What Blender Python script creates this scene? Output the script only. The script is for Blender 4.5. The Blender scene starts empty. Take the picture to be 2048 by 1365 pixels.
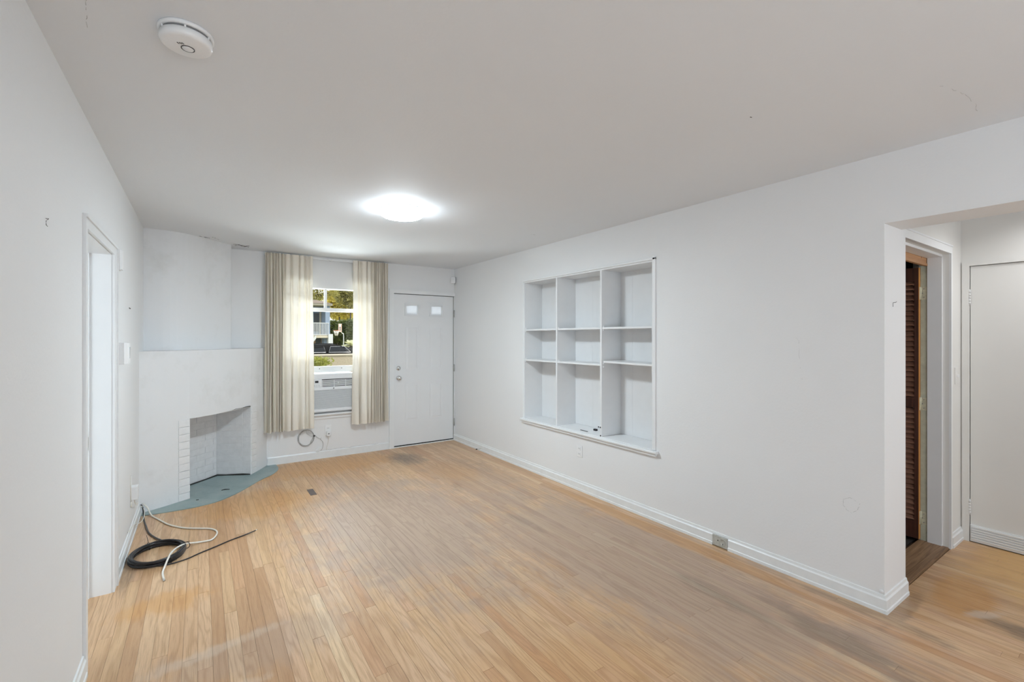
import bpy, bmesh, math, random
from mathutils import Vector, Matrix
random.seed(7)
C = bpy.context.scene.collection
S = bpy.context.scene
R = math.radians

# ------------------------------------------------------------------ camera, world, light
FPX, YAW, HC, CY = 919.0, R(34.15), 1.457, 676.0
cam = bpy.data.cameras.new('camera'); co = bpy.data.objects.new('camera', cam); C.objects.link(co)
co.location = (0, 0, HC); co.rotation_euler = (R(90), 0, -YAW)
cam.sensor_width = 36; cam.lens = 36 * FPX / 2048; cam.shift_y = -(682.5 - CY) / 2048
cam.clip_start = 0.02; cam.clip_end = 300
S.camera = co

w = bpy.data.worlds.new('sky'); S.world = w; w.use_nodes = True
bg = w.node_tree.nodes['Background']
bg.inputs[0].default_value = (0.90, 0.95, 1.0, 1); bg.inputs[1].default_value = 2.4

sun = bpy.data.lights.new('sun', 'SUN'); so = bpy.data.objects.new('sun', sun); C.objects.link(so)
sun.energy = 3.6; sun.angle = R(0.6); sun.color = (1, 0.93, 0.78)
so.rotation_euler = (R(52), 0, R(62))

YF_W = 5.884      # the window wall
def area(name, loc, rot, sx, sy, power, col=(1, 1, 1)):
    l = bpy.data.lights.new(name, 'AREA'); l.shape = 'RECTANGLE'; l.size = sx; l.size_y = sy
    l.energy = power; l.color = col
    o = bpy.data.objects.new(name, l); C.objects.link(o); o.location = loc; o.rotation_euler = rot
    return o
# daylight at the front window (sky above it, sunny yard below it), through the windows behind the camera and in the side room; then fills added for ceiling and hall
area('daylight_front_sky', (1.35, YF_W + 3.2, 4.3), (R(-72), 0, 0), 7.0, 3.2, 400, (0.86, 0.94, 1.0))
area('daylight_front_yard', (1.35, YF_W + 2.2, -0.30), (R(-128), 0, 0), 5.0, 1.6, 620, (0.86, 0.95, 1.0))
area('daylight_back_sky', (0.5, -2.66, 1.45), (R(90), 0, 0), 1.6, 1.6, 2, (0.76, 0.89, 1.0))
area('ceiling_fill', (0.45, -2.55, 0.85), (R(158), 0, 0), 1.5, 0.9, 30, (0.62, 0.82, 1.0))  # unseen upward fill, added behind the camera to brighten the ceiling
area('hall_floor_fill', (4.15, 0.30, 2.41), (0, 0, 0), 0.3, 0.3, 5, (0.97, 0.98, 1.0)).data.spread = R(140)  # unseen light without a fixture, added to brighten the hall floor
area('daylight_side_room', (-2.45, 2.2, 1.4), (R(90), 0, R(-70)), 1.5, 1.4, 44, (0.86, 0.95, 1.0))

S.view_settings.view_transform = 'Standard'; S.view_settings.look = 'None'
S.view_settings.gamma = 1; S.view_settings.use_curve_mapping = False
S.view_settings.exposure = 0.17

# ------------------------------------------------------------------ measures of the room
XR, YF, XL, H = 2.9986, 5.884, -0.418, 2.432
YC = 0.907           # end of the right wall
XE = 3.322            # far side of the right wall's end
YB = -2.6            # wall behind the camera
XH = 4.56            # hall wall

def cam_uv(x, y, z):
    D = x * math.sin(YAW) + y * math.cos(YAW); r = x * math.cos(YAW) - y * math.sin(YAW)
    return D, 1024 + FPX * r / max(D, 1e-4), CY - FPX * (z - HC) / max(D, 1e-4)
def ray(u, v):
    k = (u - 1024) / FPX
    return Vector((math.sin(YAW) + k * math.cos(YAW), math.cos(YAW) - k * math.sin(YAW), (CY - v) / FPX))
def atY(u, v, Y):
    d = ray(u, v); t = Y / d.y; return Vector((0, 0, HC)) + d * t
def atX(u, v, X):
    d = ray(u, v); t = X / d.x; return Vector((0, 0, HC)) + d * t
def atZ(u, v, Z=0.0):
    d = ray(u, v); t = (Z - HC) / d.z; return Vector((0, 0, HC)) + d * t

# ------------------------------------------------------------------ materials
M = {}
class NT:
    def __init__(s, name):
        m = bpy.data.materials.new(name); m.use_nodes = True; M[name] = m; s.m = m
        s.t = m.node_tree; s.p = s.t.nodes['Principled BSDF']; s.out = s.t.nodes['Material Output']
    def n(s, typ, **kw):
        n = s.t.nodes.new(typ)
        for k, v in kw.items():
            if k.startswith('i_'):
                k = k[2:]; k = int(k) if k.isdigit() else k
                s.set(n.inputs[k], v)
            else: setattr(n, k, v)
        return n
    def set(s, inp, v):
        if hasattr(v, 'is_linked') or isinstance(v, bpy.types.NodeSocket): s.t.links.new(v, inp)
        else: inp.default_value = v
    def math(s, op, a, b=0.0, c=None, clamp=False):
        n = s.n('ShaderNodeMath', operation=op, use_clamp=clamp); s.set(n.inputs[0], a); s.set(n.inputs[1], b)
        if c is not None: s.set(n.inputs[2], c)
        return n.outputs[0]
    def noise(s, vec, scale, detail=3, rough=0.55, dist=0.0):
        n = s.n('ShaderNodeTexNoise'); s.set(n.inputs['Vector'], vec); n.inputs['Scale'].default_value = scale
        n.inputs['Detail'].default_value = detail; n.inputs['Roughness'].default_value = rough; n.inputs['Distortion'].default_value = dist
        return n.outputs['Fac']
    def ramp(s, fac, stops, interp='LINEAR'):
        n = s.n('ShaderNodeValToRGB'); s.set(n.inputs[0], fac); cr = n.color_ramp; cr.interpolation = interp
        while len(cr.elements) < len(stops): cr.elements.new(0.5)
        for e, (p, c) in zip(cr.elements, stops):
            e.position = p; e.color = (*c, 1) if len(c) == 3 else c
        return n.outputs[0]
    def mix(s, fac, a, b, typ='MIX'):
        n = s.n('ShaderNodeMix', data_type='RGBA', blend_type=typ); s.set(n.inputs[0], fac)
        for i, v in ((6, a), (7, b)):
            s.set(n.inputs[i], (*v, 1) if isinstance(v, tuple) and len(v) == 3 else v)
        return n.outputs[2]
    def pos(s): return s.n('ShaderNodeNewGeometry').outputs['Position']
    def mapv(s, vec, loc=(0, 0, 0), rot=(0, 0, 0), sc=(1, 1, 1)):
        n = s.n('ShaderNodeMapping'); s.set(n.inputs[0], vec); n.inputs[1].default_value = loc; n.inputs[2].default_value = rot; n.inputs[3].default_value = sc
        return n.outputs[0]
    def bump(s, h, strength=0.3, dist=0.002):
        n = s.n('ShaderNodeBump'); n.inputs['Strength'].default_value = strength; n.inputs['Distance'].default_value = dist
        s.set(n.inputs['Height'], h); s.t.links.new(n.outputs[0], s.p.inputs['Normal'])
    def base(s, v):
        s.set(s.p.inputs['Base Color'], (*v, 1) if isinstance(v, tuple) else v)
    def rough(s, v): s.set(s.p.inputs['Roughness'], v)

def plain(name, col, rough=0.5, metal=0.0, var=0.06, scale=40.0, bump=0.0, bscale=200.0, dist=0.001):
    k = NT(name); P = k.pos()
    f = k.noise(P, scale, 4)
    lo = tuple(max(0, c * (1 - var)) for c in col); hi = tuple(min(1, c * (1 + var)) for c in col)
    k.base(k.ramp(f, [(0.3, lo), (0.7, hi)])); k.rough(rough); k.p.inputs['Metallic'].default_value = metal
    if bump: k.bump(k.noise(P, bscale, 3), bump, dist)
    return k
def wallmat(name, col, rough=0.6, bump=0.25, stain=(0.74, 0.73, 0.70), st=0.0):
    k = NT(name); P = k.pos()
    f = k.noise(P, 1.4, 4); c = k.ramp(f, [(0.3, tuple(x * 0.985 for x in col)), (0.7, col)])
    if st: c = k.mix(k.math('MULTIPLY', k.ramp(k.noise(P, 2.6, 7, 0.65), [(0.52, (0, 0, 0)), (0.70, (1, 1, 1))]), st), c, stain)
    k.base(c); k.rough(rough)
    k.bump(k.math('ADD', k.noise(P, 70, 3), k.math('MULTIPLY', k.noise(P, 9, 2), 1.2)), bump, 0.0025)
    return k
wallmat('wall_paint', (0.81, 0.815, 0.82))
wallmat('ceiling_paint', (0.79, 0.815, 0.845), 0.7, 0.2)
wallmat('plaster', (0.79, 0.80, 0.81), 0.6, 0.35, (0.60, 0.60, 0.57), 0.38)
plain('trim_paint', (0.82, 0.83, 0.835), 0.38, var=0.015, scale=6, bump=0.06, bscale=60)
plain('door_paint', (0.80, 0.81, 0.82), 0.35, var=0.01, scale=5, bump=0.05, bscale=90)
plain('hall_paint', (0.76, 0.75, 0.72), 0.5, var=0.015, scale=3, bump=0.15, bscale=70)
plain('baseboard_paint', (0.80, 0.82, 0.825), 0.35, var=0.03, scale=14, bump=0.08, bscale=50)
plain('shelf_paint', (0.80, 0.805, 0.81), 0.45, var=0.015, scale=9, bump=0.08, bscale=60)
plain('brick_paint', (0.79, 0.795, 0.80), 0.55, var=0.03, scale=25, bump=0.5, bscale=45, dist=0.004)
plain('firebox_paint', (0.72, 0.725, 0.735), 0.6, var=0.05, scale=18, bump=0.5, bscale=45, dist=0.004)
plain('mortar', (0.72, 0.725, 0.735), 0.8, var=0.05)
plain('dark_mark', (0.03, 0.03, 0.028), 0.9)
plain('white_plastic', (0.84, 0.845, 0.85), 0.35, var=0.01)
plain('ac_plastic', (0.80, 0.82, 0.84), 0.4, var=0.012)
plain('ac_grille', (0.66, 0.68, 0.70), 0.45, var=0.02)
plain('grey_plastic', (0.22, 0.22, 0.22), 0.5)
plain('black_plastic', (0.012, 0.012, 0.014), 0.35)
plain('black_rubber', (0.02, 0.019, 0.022), 0.32, var=0.25, scale=60)
plain('white_cable', (0.80, 0.77, 0.70), 0.4)
plain('grey_cable', (0.42, 0.42, 0.41), 0.5)
plain('old_plate', (0.47, 0.47, 0.43), 0.45, var=0.15, scale=60, bump=0.2)
plain('chrome', (0.72, 0.72, 0.72), 0.18, 1.0)
plain('steel', (0.55, 0.55, 0.53), 0.35, 1.0)
plain('painted_hinge', (0.70, 0.70, 0.69), 0.4, var=0.1)
plain('brass_hinge', (0.62, 0.60, 0.46), 0.4, 0.2, var=0.15)
plain('crack_dark', (0.10, 0.095, 0.09), 0.9)
plain('crack_soft', (0.42, 0.42, 0.42), 0.9)
plain('gap_dark', (0.02, 0.018, 0.016), 0.9)
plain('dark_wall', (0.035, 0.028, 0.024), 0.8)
plain('green_paint', (0.50, 0.54, 0.44), 0.5, var=0.12, scale=20)
k = NT('filler_plastic'); k.base((0.85, 0.86, 0.87)); k.rough(0.5)
tr = k.n('ShaderNodeBsdfTranslucent'); tr.inputs[0].default_value = (0.85, 0.88, 0.92, 1)
mx = k.n('ShaderNodeMixShader'); mx.inputs[0].default_value = 0.6
k.t.links.new(k.p.outputs[0], mx.inputs[1]); k.t.links.new(tr.outputs[0], mx.inputs[2]); k.t.links.new(mx.outputs[0], k.out.inputs[0])
k = NT('frosted'); k.base((0.88, 0.89, 0.9)); k.rough(0.6)
tr = k.n('ShaderNodeBsdfTranslucent'); tr.inputs[0].default_value = (0.85, 0.87, 0.9, 1)
mx = k.n('ShaderNodeMixShader'); mx.inputs[0].default_value = 0.22
k.t.links.new(k.p.outputs[0], mx.inputs[1]); k.t.links.new(tr.outputs[0], mx.inputs[2]); k.t.links.new(mx.outputs[0], k.out.inputs[0])
k.bump(k.noise(k.pos(), 90, 3), 0.4, 0.003)

def woodmat(name, a, b, rough=0.4, axis='Z', sc=1.0):
    k = NT(name); P = k.pos()
    s = {'Z': (60, 60, 2.5), 'Y': (60, 2.5, 60), 'X': (2.5, 60, 60)}[axis]
    g = k.noise(k.mapv(P, sc=tuple(x * sc for x in s)), 1, 5, 0.6, 0.6)
    k.base(k.ramp(g, [(0.3, a), (0.7, b)])); k.rough(rough); k.bump(g, 0.2, 0.001)
    return k
woodmat('louver_wood', (0.035, 0.012, 0.008), (0.10, 0.035, 0.02), 0.4, 'Z')
woodmat('slat_wood', (0.19, 0.085, 0.055), (0.36, 0.19, 0.125), 0.42, 'Y')
woodmat('door_edge_wood', (0.50, 0.20, 0.045), (0.66, 0.31, 0.08), 0.45, 'Z')
woodmat('pine', (0.42, 0.20, 0.085), (0.60, 0.33, 0.16), 0.5, 'X', 0.6)
woodmat('threshold_wood', (0.13, 0.065, 0.03), (0.36, 0.22, 0.12), 0.5, 'X')

# glass
k = NT('glass'); k.t.nodes.remove(k.p)
g = k.n('ShaderNodeBsdfGlossy'); g.inputs[1].default_value = 0.02
tp = k.n('ShaderNodeBsdfTransparent'); tp.inputs[0].default_value = (0.96, 0.97, 0.96, 1)
mx = k.n('ShaderNodeMixShader'); lw = k.n('ShaderNodeFresnel'); lw.inputs[0].default_value = 1.25
k.t.links.new(lw.outputs[0], mx.inputs[0]); k.t.links.new(tp.outputs[0], mx.inputs[1]); k.t.links.new(g.outputs[0], mx.inputs[2]); k.t.links.new(mx.outputs[0], k.out.inputs[0])
# curtain cloth
k = NT('curtain_cloth'); P = k.pos()
weave = k.noise(k.mapv(P, sc=(500, 500, 90)), 1, 2)
c = k.ramp(weave, [(0.2, (0.87, 0.80, 0.69)), (0.8, (0.93, 0.88, 0.79))])
k.base(c); k.rough(0.9)
tr = k.n('ShaderNodeBsdfTranslucent'); tr.inputs[0].default_value = (0.88, 0.85, 0.78, 1)
mx = k.n('ShaderNodeMixShader'); mx.inputs[0].default_value = 0.17
k.t.links.new(k.p.outputs[0], mx.inputs[1]); k.t.links.new(tr.outputs[0], mx.inputs[2]); k.t.links.new(mx.outputs[0], k.out.inputs[0])
# lamp
k = NT('lamp_glow'); k.base((0.9, 0.9, 0.9)); k.p.inputs['Emission Color'].default_value = (0.80, 0.925, 1.0, 1); k.p.inputs['Emission Strength'].default_value = 165
k = NT('lamp_rim'); k.base((0.9, 0.9, 0.9)); k.p.inputs['Emission Color'].default_value = (0.85, 0.94, 1, 1); k.p.inputs['Emission Strength'].default_value = 30
# hearth
k = NT('hearth_paint'); P = k.pos()
f = k.noise(P, 5, 6, 0.65)
c = k.ramp(f, [(0.25, (0.20, 0.27, 0.27)), (0.5, (0.28, 0.36, 0.36)), (0.75, (0.36, 0.41, 0.39))])
c = k.mix(k.ramp(k.noise(P, 38, 3), [(0.70, (0, 0, 0)), (0.76, (1, 1, 1))]), c, (0.40, 0.40, 0.36))
k.base(c); k.rough(0.42); k.bump(k.noise(P, 30, 4), 0.25, 0.003)

# oak strips: colour by board (attribute rnd), grain, and worn or stained areas of the floor
k = NT('oak'); P = k.pos()
at = k.n('ShaderNodeAttribute', attribute_name='rnd')
sep = k.n('ShaderNodeSeparateColor'); k.t.links.new(at.outputs['Color'], sep.inputs[0])
r1, r2, r3 = sep.outputs[0], sep.outputs[1], sep.outputs[2]
off = k.n('ShaderNodeVectorMath', operation='SCALE'); k.t.links.new(at.outputs['Color'], off.inputs[0]); off.inputs['Scale'].default_value = 37.0
pv = k.n('ShaderNodeVectorMath', operation='ADD'); k.t.links.new(P, pv.inputs[0]); k.t.links.new(off.outputs[0], pv.inputs[1])
Q = pv.outputs[0]
base = k.ramp(r1, [(0.0, (0.503, 0.294, 0.155)), (0.2, (0.610, 0.385, 0.214)), (0.45, (0.674, 0.449, 0.251)), (0.6, (0.621, 0.391, 0.241)), (0.8, (0.706, 0.482, 0.289)), (0.92, (0.556, 0.310, 0.161)), (1.0, (0.749, 0.546, 0.332))])
# growth rings: stretched, noise-warped bands
sx = k.n('ShaderNodeSeparateXYZ'); k.t.links.new(Q, sx.inputs[0])
warp = k.noise(k.mapv(Q, sc=(9, 0.9, 1)), 1, 3, 0.5)
ringc = k.math('ADD', k.math('MULTIPLY', sx.outputs[0], k.math('MULTIPLY_ADD', r2, 170, 40)), k.math('MULTIPLY', warp, k.math('MULTIPLY_ADD', r3, 70, 22)))
ring = k.math('MULTIPLY_ADD', k.math('SINE', ringc), 0.5, 0.5)
ring = k.math('POWER', ring, 2.2)
pores = k.noise(k.mapv(Q, sc=(420, 9, 1)), 1, 3, 0.6)
porem = k.ramp(pores, [(0.50, (0, 0, 0)), (0.68, (1, 1, 1))])
c = k.mix(k.math('MULTIPLY', ring, 0.42), base, (0.40, 0.215, 0.10))
c = k.mix(k.math('MULTIPLY', porem, 0.45), c, (0.34, 0.18, 0.085))
nz1 = k.noise(P, 3.0, 6, 0.62); nz2 = k.noise(k.mapv(P, sc=(26, 3.0, 1)), 1, 5, 0.65)
def blob(cx, cy, rx, ry, rot=0, amt=1.0, hard=0.35, wob=0.7, streak=0.5):
    v = k.mapv(P, loc=(-cx, -cy, 0))
    v = k.mapv(v, rot=(0, 0, -rot)); v = k.mapv(v, sc=(1 / rx, 1 / ry, 0))
    L = k.n('ShaderNodeVectorMath', operation='LENGTH'); k.t.links.new(v, L.inputs[0])
    d = k.math('ADD', L.outputs['Value'], k.math('MULTIPLY', k.math('SUBTRACT', nz1, 0.5), 2 * wob))
    d = k.math('ADD', d, k.math('MULTIPLY', k.math('SUBTRACT', nz2, 0.5), 2 * streak))
    m = k.n('ShaderNodeMapRange', interpolation_type='SMOOTHSTEP'); k.t.links.new(d, m.inputs[0])
    m.inputs[1].default_value = 1.0; m.inputs[2].default_value = 1.0 - hard; m.inputs[3].default_value = 0; m.inputs[4].default_value = amt
    return m.outputs[0]
def mmax(*a):
    r = a[0]
    for b in a[1:]: r = k.math('MAXIMUM', r, b)
    return r
# traffic path where the varnish has gone: greyed, pinkish
worn = mmax(blob(1.35, 3.5, 1.0, 1.7, 0, 0.95, 0.6, 0.6, 0.3), blob(2.3, 2.2, 0.85, 2.4, R(4), 0.8, 0.6, 0.7, 0.4), blob(0.2, 2.45, 0.5, 0.25, 0, 0.45, 0.6), blob(2.35, 4.2, 0.5, 1.0, 0, 0.55, 0.5))
c = k.mix(worn, c, k.mix(0.2, k.mix(k.math('MULTIPLY', ring, 0.35), (0.385, 0.298, 0.242), (0.265, 0.19, 0.145)), c))
# ambered varnish
amber = mmax(blob(3.55, 0.70, 0.40, 0.17, R(8), 0.85, 0.5, 0.45, 0.3), blob(4.25, 0.62, 0.42, 0.26, 0, 0.55, 0.5, 0.5, 0.3), blob(1.2, 5.5, 0.95, 0.42, 0, 0.75, 0.4), blob(0.35, 4.6, 0.65, 0.45, 0, 0.6, 0.5), blob(2.3, 4.5, 0.28, 0.55, 0, 0.35, 0.5), blob(1.1, 1.5, 0.9, 0.35, R(-10), 0.25, 0.5), blob(-0.15, 3.15, 0.28, 0.16, 0, 0.6, 0.5), blob(2.85, 2.3, 0.09, 1.5, 0, 0.5, 0.4))
c = k.mix(amber, c, k.mix(k.math('MULTIPLY', ring, 0.35), (0.60, 0.305, 0.095), (0.40, 0.175, 0.045)))
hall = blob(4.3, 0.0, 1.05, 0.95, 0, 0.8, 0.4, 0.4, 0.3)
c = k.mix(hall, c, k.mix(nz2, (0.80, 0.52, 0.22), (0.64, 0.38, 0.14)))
# dark wear and water stains
dark = mmax(blob(2.05, 5.30, 0.26, 0.42, R(5), 1.0, 0.8, 0.35, 0.45), blob(2.42, 1.48, 0.09, 0.42, R(-4), 0.45, 0.8, 0.6, 0.7), blob(2.55, 0.98, 0.14, 0.45, R(-10), 0.55, 0.8, 0.6, 0.7), blob(3.35, 0.42, 0.12, 0.34, R(-10), 0.9, 0.8, 0.5, 0.7), blob(4.2, 0.36, 0.30, 0.22, 0, 0.85, 0.8, 0.5, 0.7), blob(2.09, 4.05, 0.07, 0.2, R(-20), 0.35, 0.6, 0.8, 0.7), blob(2.93, 1.0, 0.06, 0.5, 0, 0.45, 0.5, 0.6, 0.4), blob(3.1, 0.86, 0.35, 0.05, 0, 0.5, 0.5, 0.5, 0.5), blob(0.66, 5.75, 0.14, 0.13, 0, 0.4, 0.6), blob(-0.37, 3.75, 0.05, 0.45, 0, 0.5, 0.5, 0.5, 0.3), blob(2.12, 3.0, 0.06, 0.5, R(3), 0.3, 0.7, 0.7, 0.8))
fine = k.ramp(k.noise(k.mapv(P, sc=(150, 10, 1)), 1, 4, 0.7), [(0.35, (0.5, 0.5, 0.5)), (0.6, (1, 1, 1))])
c = k.mix(k.math('MULTIPLY', dark, fine), c, k.mix(0.12, (0.12, 0.095, 0.07), c))
pale = mmax(blob(3.42, 0.60, 0.16, 0.05, R(-30), 0.5, 0.6), blob(0.05, 2.55, 0.35, 0.06, R(10), 0.3, 0.6), blob(0.1, 2.22, 0.2, 0.05, 0, 0.3, 0.6))
c = k.mix(pale, c, (0.72, 0.62, 0.52))
k.base(c)
k.rough(k.math('ADD', k.math('MULTIPLY_ADD', nz1, 0.16, 0.24), k.math('MULTIPLY', worn, 0.10)))
k.p.inputs['Specular IOR Level'].default_value = 0.42
k.bump(k.math('ADD', k.math('MULTIPLY', porem, -0.6), k.math('MULTIPLY', k.noise(k.mapv(P, sc=(14, 2.4, 1)), 1, 4), 1.6)), 0.22, 0.0015)
plain('subfloor_dark', (0.06, 0.035, 0.02), 0.9)
plain('dark_patch', (0.09, 0.065, 0.06), 0.5, var=0.2)

# outdoors
plain('grass_ground', (0.20, 0.20, 0.09), 0.9, var=0.3, scale=3)
plain('asphalt', (0.20, 0.19, 0.18), 0.9, var=0.15)
plain('stucco', (0.30, 0.255, 0.19), 0.9, var=0.18, scale=35, bump=0.4, bscale=30, dist=0.01)
plain('stucco_cap', (0.36, 0.32, 0.26), 0.9)
plain('house_blue', (0.20, 0.25, 0.33), 0.8, var=0.03)
plain('house_cream', (0.42, 0.38, 0.30), 0.8, var=0.03)
plain('house_white', (0.46, 0.47, 0.48), 0.7, var=0.02)
plain('house_dark', (0.05, 0.055, 0.06), 0.5)
plain('house_tan', (0.30, 0.20, 0.13), 0.8, var=0.1)
plain('roof_brown', (0.12, 0.085, 0.06), 0.9, var=0.15)
plain('car_black', (0.006, 0.006, 0.007), 0.6)
plain('car_glass', (0.010, 0.012, 0.015), 0.5)
for n_ in ('car_black', 'car_glass'): M[n_].node_tree.nodes['Principled BSDF'].inputs['Specular IOR Level'].default_value = 0.12
plain('bark', (0.05, 0.04, 0.03), 0.9, var=0.3)
plain('hoop_orange', (0.65, 0.22, 0.10), 0.5)
plain('net_white', (0.82, 0.78, 0.74), 0.8)
def leafmat(name, a, b, tcol):
    k = NT(name); f = k.noise(k.pos(), 3.5, 4, 0.7)
    k.base(k.ramp(f, [(0.32, a), (0.68, b)])); k.rough(0.55)
    tr = k.n('ShaderNodeBsdfTranslucent'); tr.inputs[0].default_value = (*tcol, 1)
    mx = k.n('ShaderNodeMixShader'); mx.inputs[0].default_value = 0.4
    k.t.links.new(k.p.outputs[0], mx.inputs[1]); k.t.links.new(tr.outputs[0], mx.inputs[2]); k.t.links.new(mx.outputs[0], k.out.inputs[0])
leafmat('leaf_yellow', (0.24, 0.20, 0.03), (0.82, 0.70, 0.16), (0.75, 0.62, 0.10))
leafmat('leaf_olive', (0.09, 0.09, 0.03), (0.50, 0.44, 0.15), (0.40, 0.36, 0.08))
leafmat('leaf_green', (0.02, 0.035, 0.012), (0.13, 0.15, 0.045), (0.15, 0.20, 0.04))
leafmat('leaf_pale', (0.22, 0.24, 0.12), (0.52, 0.50, 0.34), (0.6, 0.6, 0.3))
leafmat('leaf_hedge', (0.035, 0.06, 0.012), (0.34, 0.33, 0.07), (0.25, 0.26, 0.04))

# ------------------------------------------------------------------ mesh helpers
class MB:
    def __init__(s): s.v = []; s.f = []; s.fm = []; s.sm = []; s.mi = 0; s.smooth = False
    def quadface(s, idx):
        s.f.append(tuple(idx)); s.fm.append(s.mi); s.sm.append(s.smooth)
    def box(s, x0, x1, y0, y1, z0, z1, bev=0.0):
        if bev:
            bm = bmesh.new(); bmesh.ops.create_cube(bm, size=1)
            for v in bm.verts: v.co = Vector((x0 + (v.co.x + .5) * (x1 - x0), y0 + (v.co.y + .5) * (y1 - y0), z0 + (v.co.z + .5) * (z1 - z0)))
            bmesh.ops.bevel(bm, geom=bm.edges[:], offset=bev, segments=2, affect='EDGES', profile=0.5)
            return s.bm(bm)
        b = len(s.v)
        s.v += [(x0, y0, z0), (x1, y0, z0), (x1, y1, z0), (x0, y1, z0), (x0, y0, z1), (x1, y0, z1), (x1, y1, z1), (x0, y1, z1)]
        for q in ((0, 3, 2, 1), (4, 5, 6, 7), (0, 1, 5, 4), (1, 2, 6, 5), (2, 3, 7, 6), (3, 0, 4, 7)): s.quadface([b + i for i in q])
        return s
    def bm(s, bm, M4=None):
        b = len(s.v); bm.verts.index_update()
        for v in bm.verts: s.v.append(tuple(M4 @ v.co if M4 else v.co))
        for f in bm.faces: s.quadface([b + v.index for v in f.verts])
        bm.free(); return s
    def prism(s, pts, z0, z1):           # polygon in plan (ccw), extruded up
        b = len(s.v); n = len(pts)
        s.v += [(p[0], p[1], z0) for p in pts] + [(p[0], p[1], z1) for p in pts]
        s.quadface([b + i for i in reversed(range(n))]); s.quadface([b + n + i for i in range(n)])
        for i in range(n): j = (i + 1) % n; s.quadface([b + i, b + j, b + n + j, b + n + i])
        return s
    def sweep(s, prof, a, b_, axis, normal):     # profile [(out,z)] swept from a to b_ along axis; 'normal' is sign/axis of out
        bi = len(s.v); n = len(prof)
        for t in (a, b_):
            for o, z in prof:
                if axis == 'y': s.v.append((normal[0] + normal[1] * o, t, z))
                else: s.v.append((t, normal[0] + normal[1] * o, z))
        for i in range(n): j = (i + 1) % n; s.quadface([bi + i, bi + j, bi + n + j, bi + n + i])
        s.quadface([bi + i for i in reversed(range(n))]); s.quadface([bi + n + i for i in range(n)])
        return s
    def sweep_path(s, prof, path):      # profile [(out,z)] along a plan polyline, mitred; out lies to the left of travel
        P = [Vector(p) for p in path]; n = len(prof); b = len(s.v); N = len(P)
        def nrm(i): d = (P[i + 1] - P[i]).normalized(); return Vector((-d.y, d.x))
        for i in range(N):
            n1 = nrm(max(i - 1, 0)); n2 = nrm(min(i, N - 2)); mt = (n1 + n2) / (1 + n1.dot(n2))
            for o, z in prof: s.v.append((P[i].x + mt.x * o, P[i].y + mt.y * o, z))
        for i in range(N - 1):
            for k_ in range(n): l = (k_ + 1) % n; s.quadface([b + i * n + k_, b + i * n + l, b + (i + 1) * n + l, b + (i + 1) * n + k_])
        s.quadface([b + k_ for k_ in reversed(range(n))]); s.quadface([b + (N - 1) * n + k_ for k_ in range(n)])
        return s
    def tube(s, pts, r, n=8, closed=False, caps=True):
        pts = [Vector(p) for p in pts]; b = len(s.v); N = len(pts); sm = s.smooth; s.smooth = True
        up = Vector((0.13, 0.21, 0.97)).normalized(); prev = None
        for i, p in enumerate(pts):
            if closed: t = pts[(i + 1) % N] - pts[i - 1]
            else: t = pts[min(i + 1, N - 1)] - pts[max(i - 1, 0)]
            t.normalize()
            if prev is None:
                a = t.cross(up)
                if a.length < 1e-3: a = t.cross(Vector((1, 0, 0)))
            else: a = prev - t * prev.dot(t)
            a.normalize(); prev = a; c = t.cross(a)
            rr = r[i] if isinstance(r, (list, tuple)) else r
            for k_ in range(n):
                th = 2 * math.pi * k_ / n; s.v.append(tuple(p + a * (rr * math.cos(th)) + c * (rr * math.sin(th))))
        for i in range(N if closed else N - 1):
            j = (i + 1) % N
            for k_ in range(n):
                l = (k_ + 1) % n; s.quadface([b + i * n + k_, b + i * n + l, b + j * n + l, b + j * n + k_])
        if caps and not closed:
            s.quadface([b + k_ for k_ in reversed(range(n))]); s.quadface([b + (N - 1) * n + k_ for k_ in range(n)])
        s.smooth = sm; return s
    def lathe(s, prof, n=32, M4=None, smooth=True):     # profile [(r,z)] about z
        b = len(s.v); sm = s.smooth; s.smooth = smooth; m = len(prof)
        for r, z in prof:
            for i in range(n):
                a = 2 * math.pi * i / n; p = Vector((r * math.cos(a), r * math.sin(a), z)); s.v.append(tuple(M4 @ p if M4 else p))
        for j in range(m - 1):
            for i in range(n):
                l = (i + 1) % n; s.quadface([b + j * n + i, b + j * n + l, b + (j + 1) * n + l, b + (j + 1) * n + i])
        s.smooth = False
        if prof[0][0] > 1e-6: s.quadface([b + i for i in reversed(range(n))])
        if prof[-1][0] > 1e-6: s.quadface([b + (m - 1) * n + i for i in range(n)])
        s.smooth = sm; return s
    def cyl(s, p0, p1, r, n=16):
        return s.tube([p0, p1], r, n)
    def build(s, name, mats, parent=None, autosmooth=False):
        me = bpy.data.meshes.new(name); me.from_pydata(s.v, [], s.f); 
        if not isinstance(mats, (list, tuple)): mats = [mats]
        for m in mats: me.materials.append(M[m])
        for p, mi, sm in zip(me.polygons, s.fm, s.sm): p.material_index = mi; p.use_smooth = sm
        me.update()
        bm = bmesh.new(); bm.from_mesh(me); bmesh.ops.recalc_face_normals(bm, faces=bm.faces[:]); bm.to_mesh(me); bm.free()
        o = bpy.data.objects.new(name, me); C.objects.link(o)
        if parent is not None: o.parent = parent; o.matrix_parent_inverse = parent.matrix_world.inverted()
        return o
def tag(o, label=None, cat=None, group=None, kind=None):
    if label: o['label'] = label
    if cat: o['category'] = cat
    if group: o['group'] = group
    if kind: o['kind'] = kind
    return o
def thing(name, label, cat, loc=(0, 0, 0), group=None):
    o = bpy.data.objects.new(name, None); C.objects.link(o); o.location = loc; o.empty_display_size = 0.05
    o.matrix_world = Matrix.Translation(loc)
    return tag(o, label, cat, group)
def struct(o, label=None, cat='structure'):
    return tag(o, label, cat, kind='structure')
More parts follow.
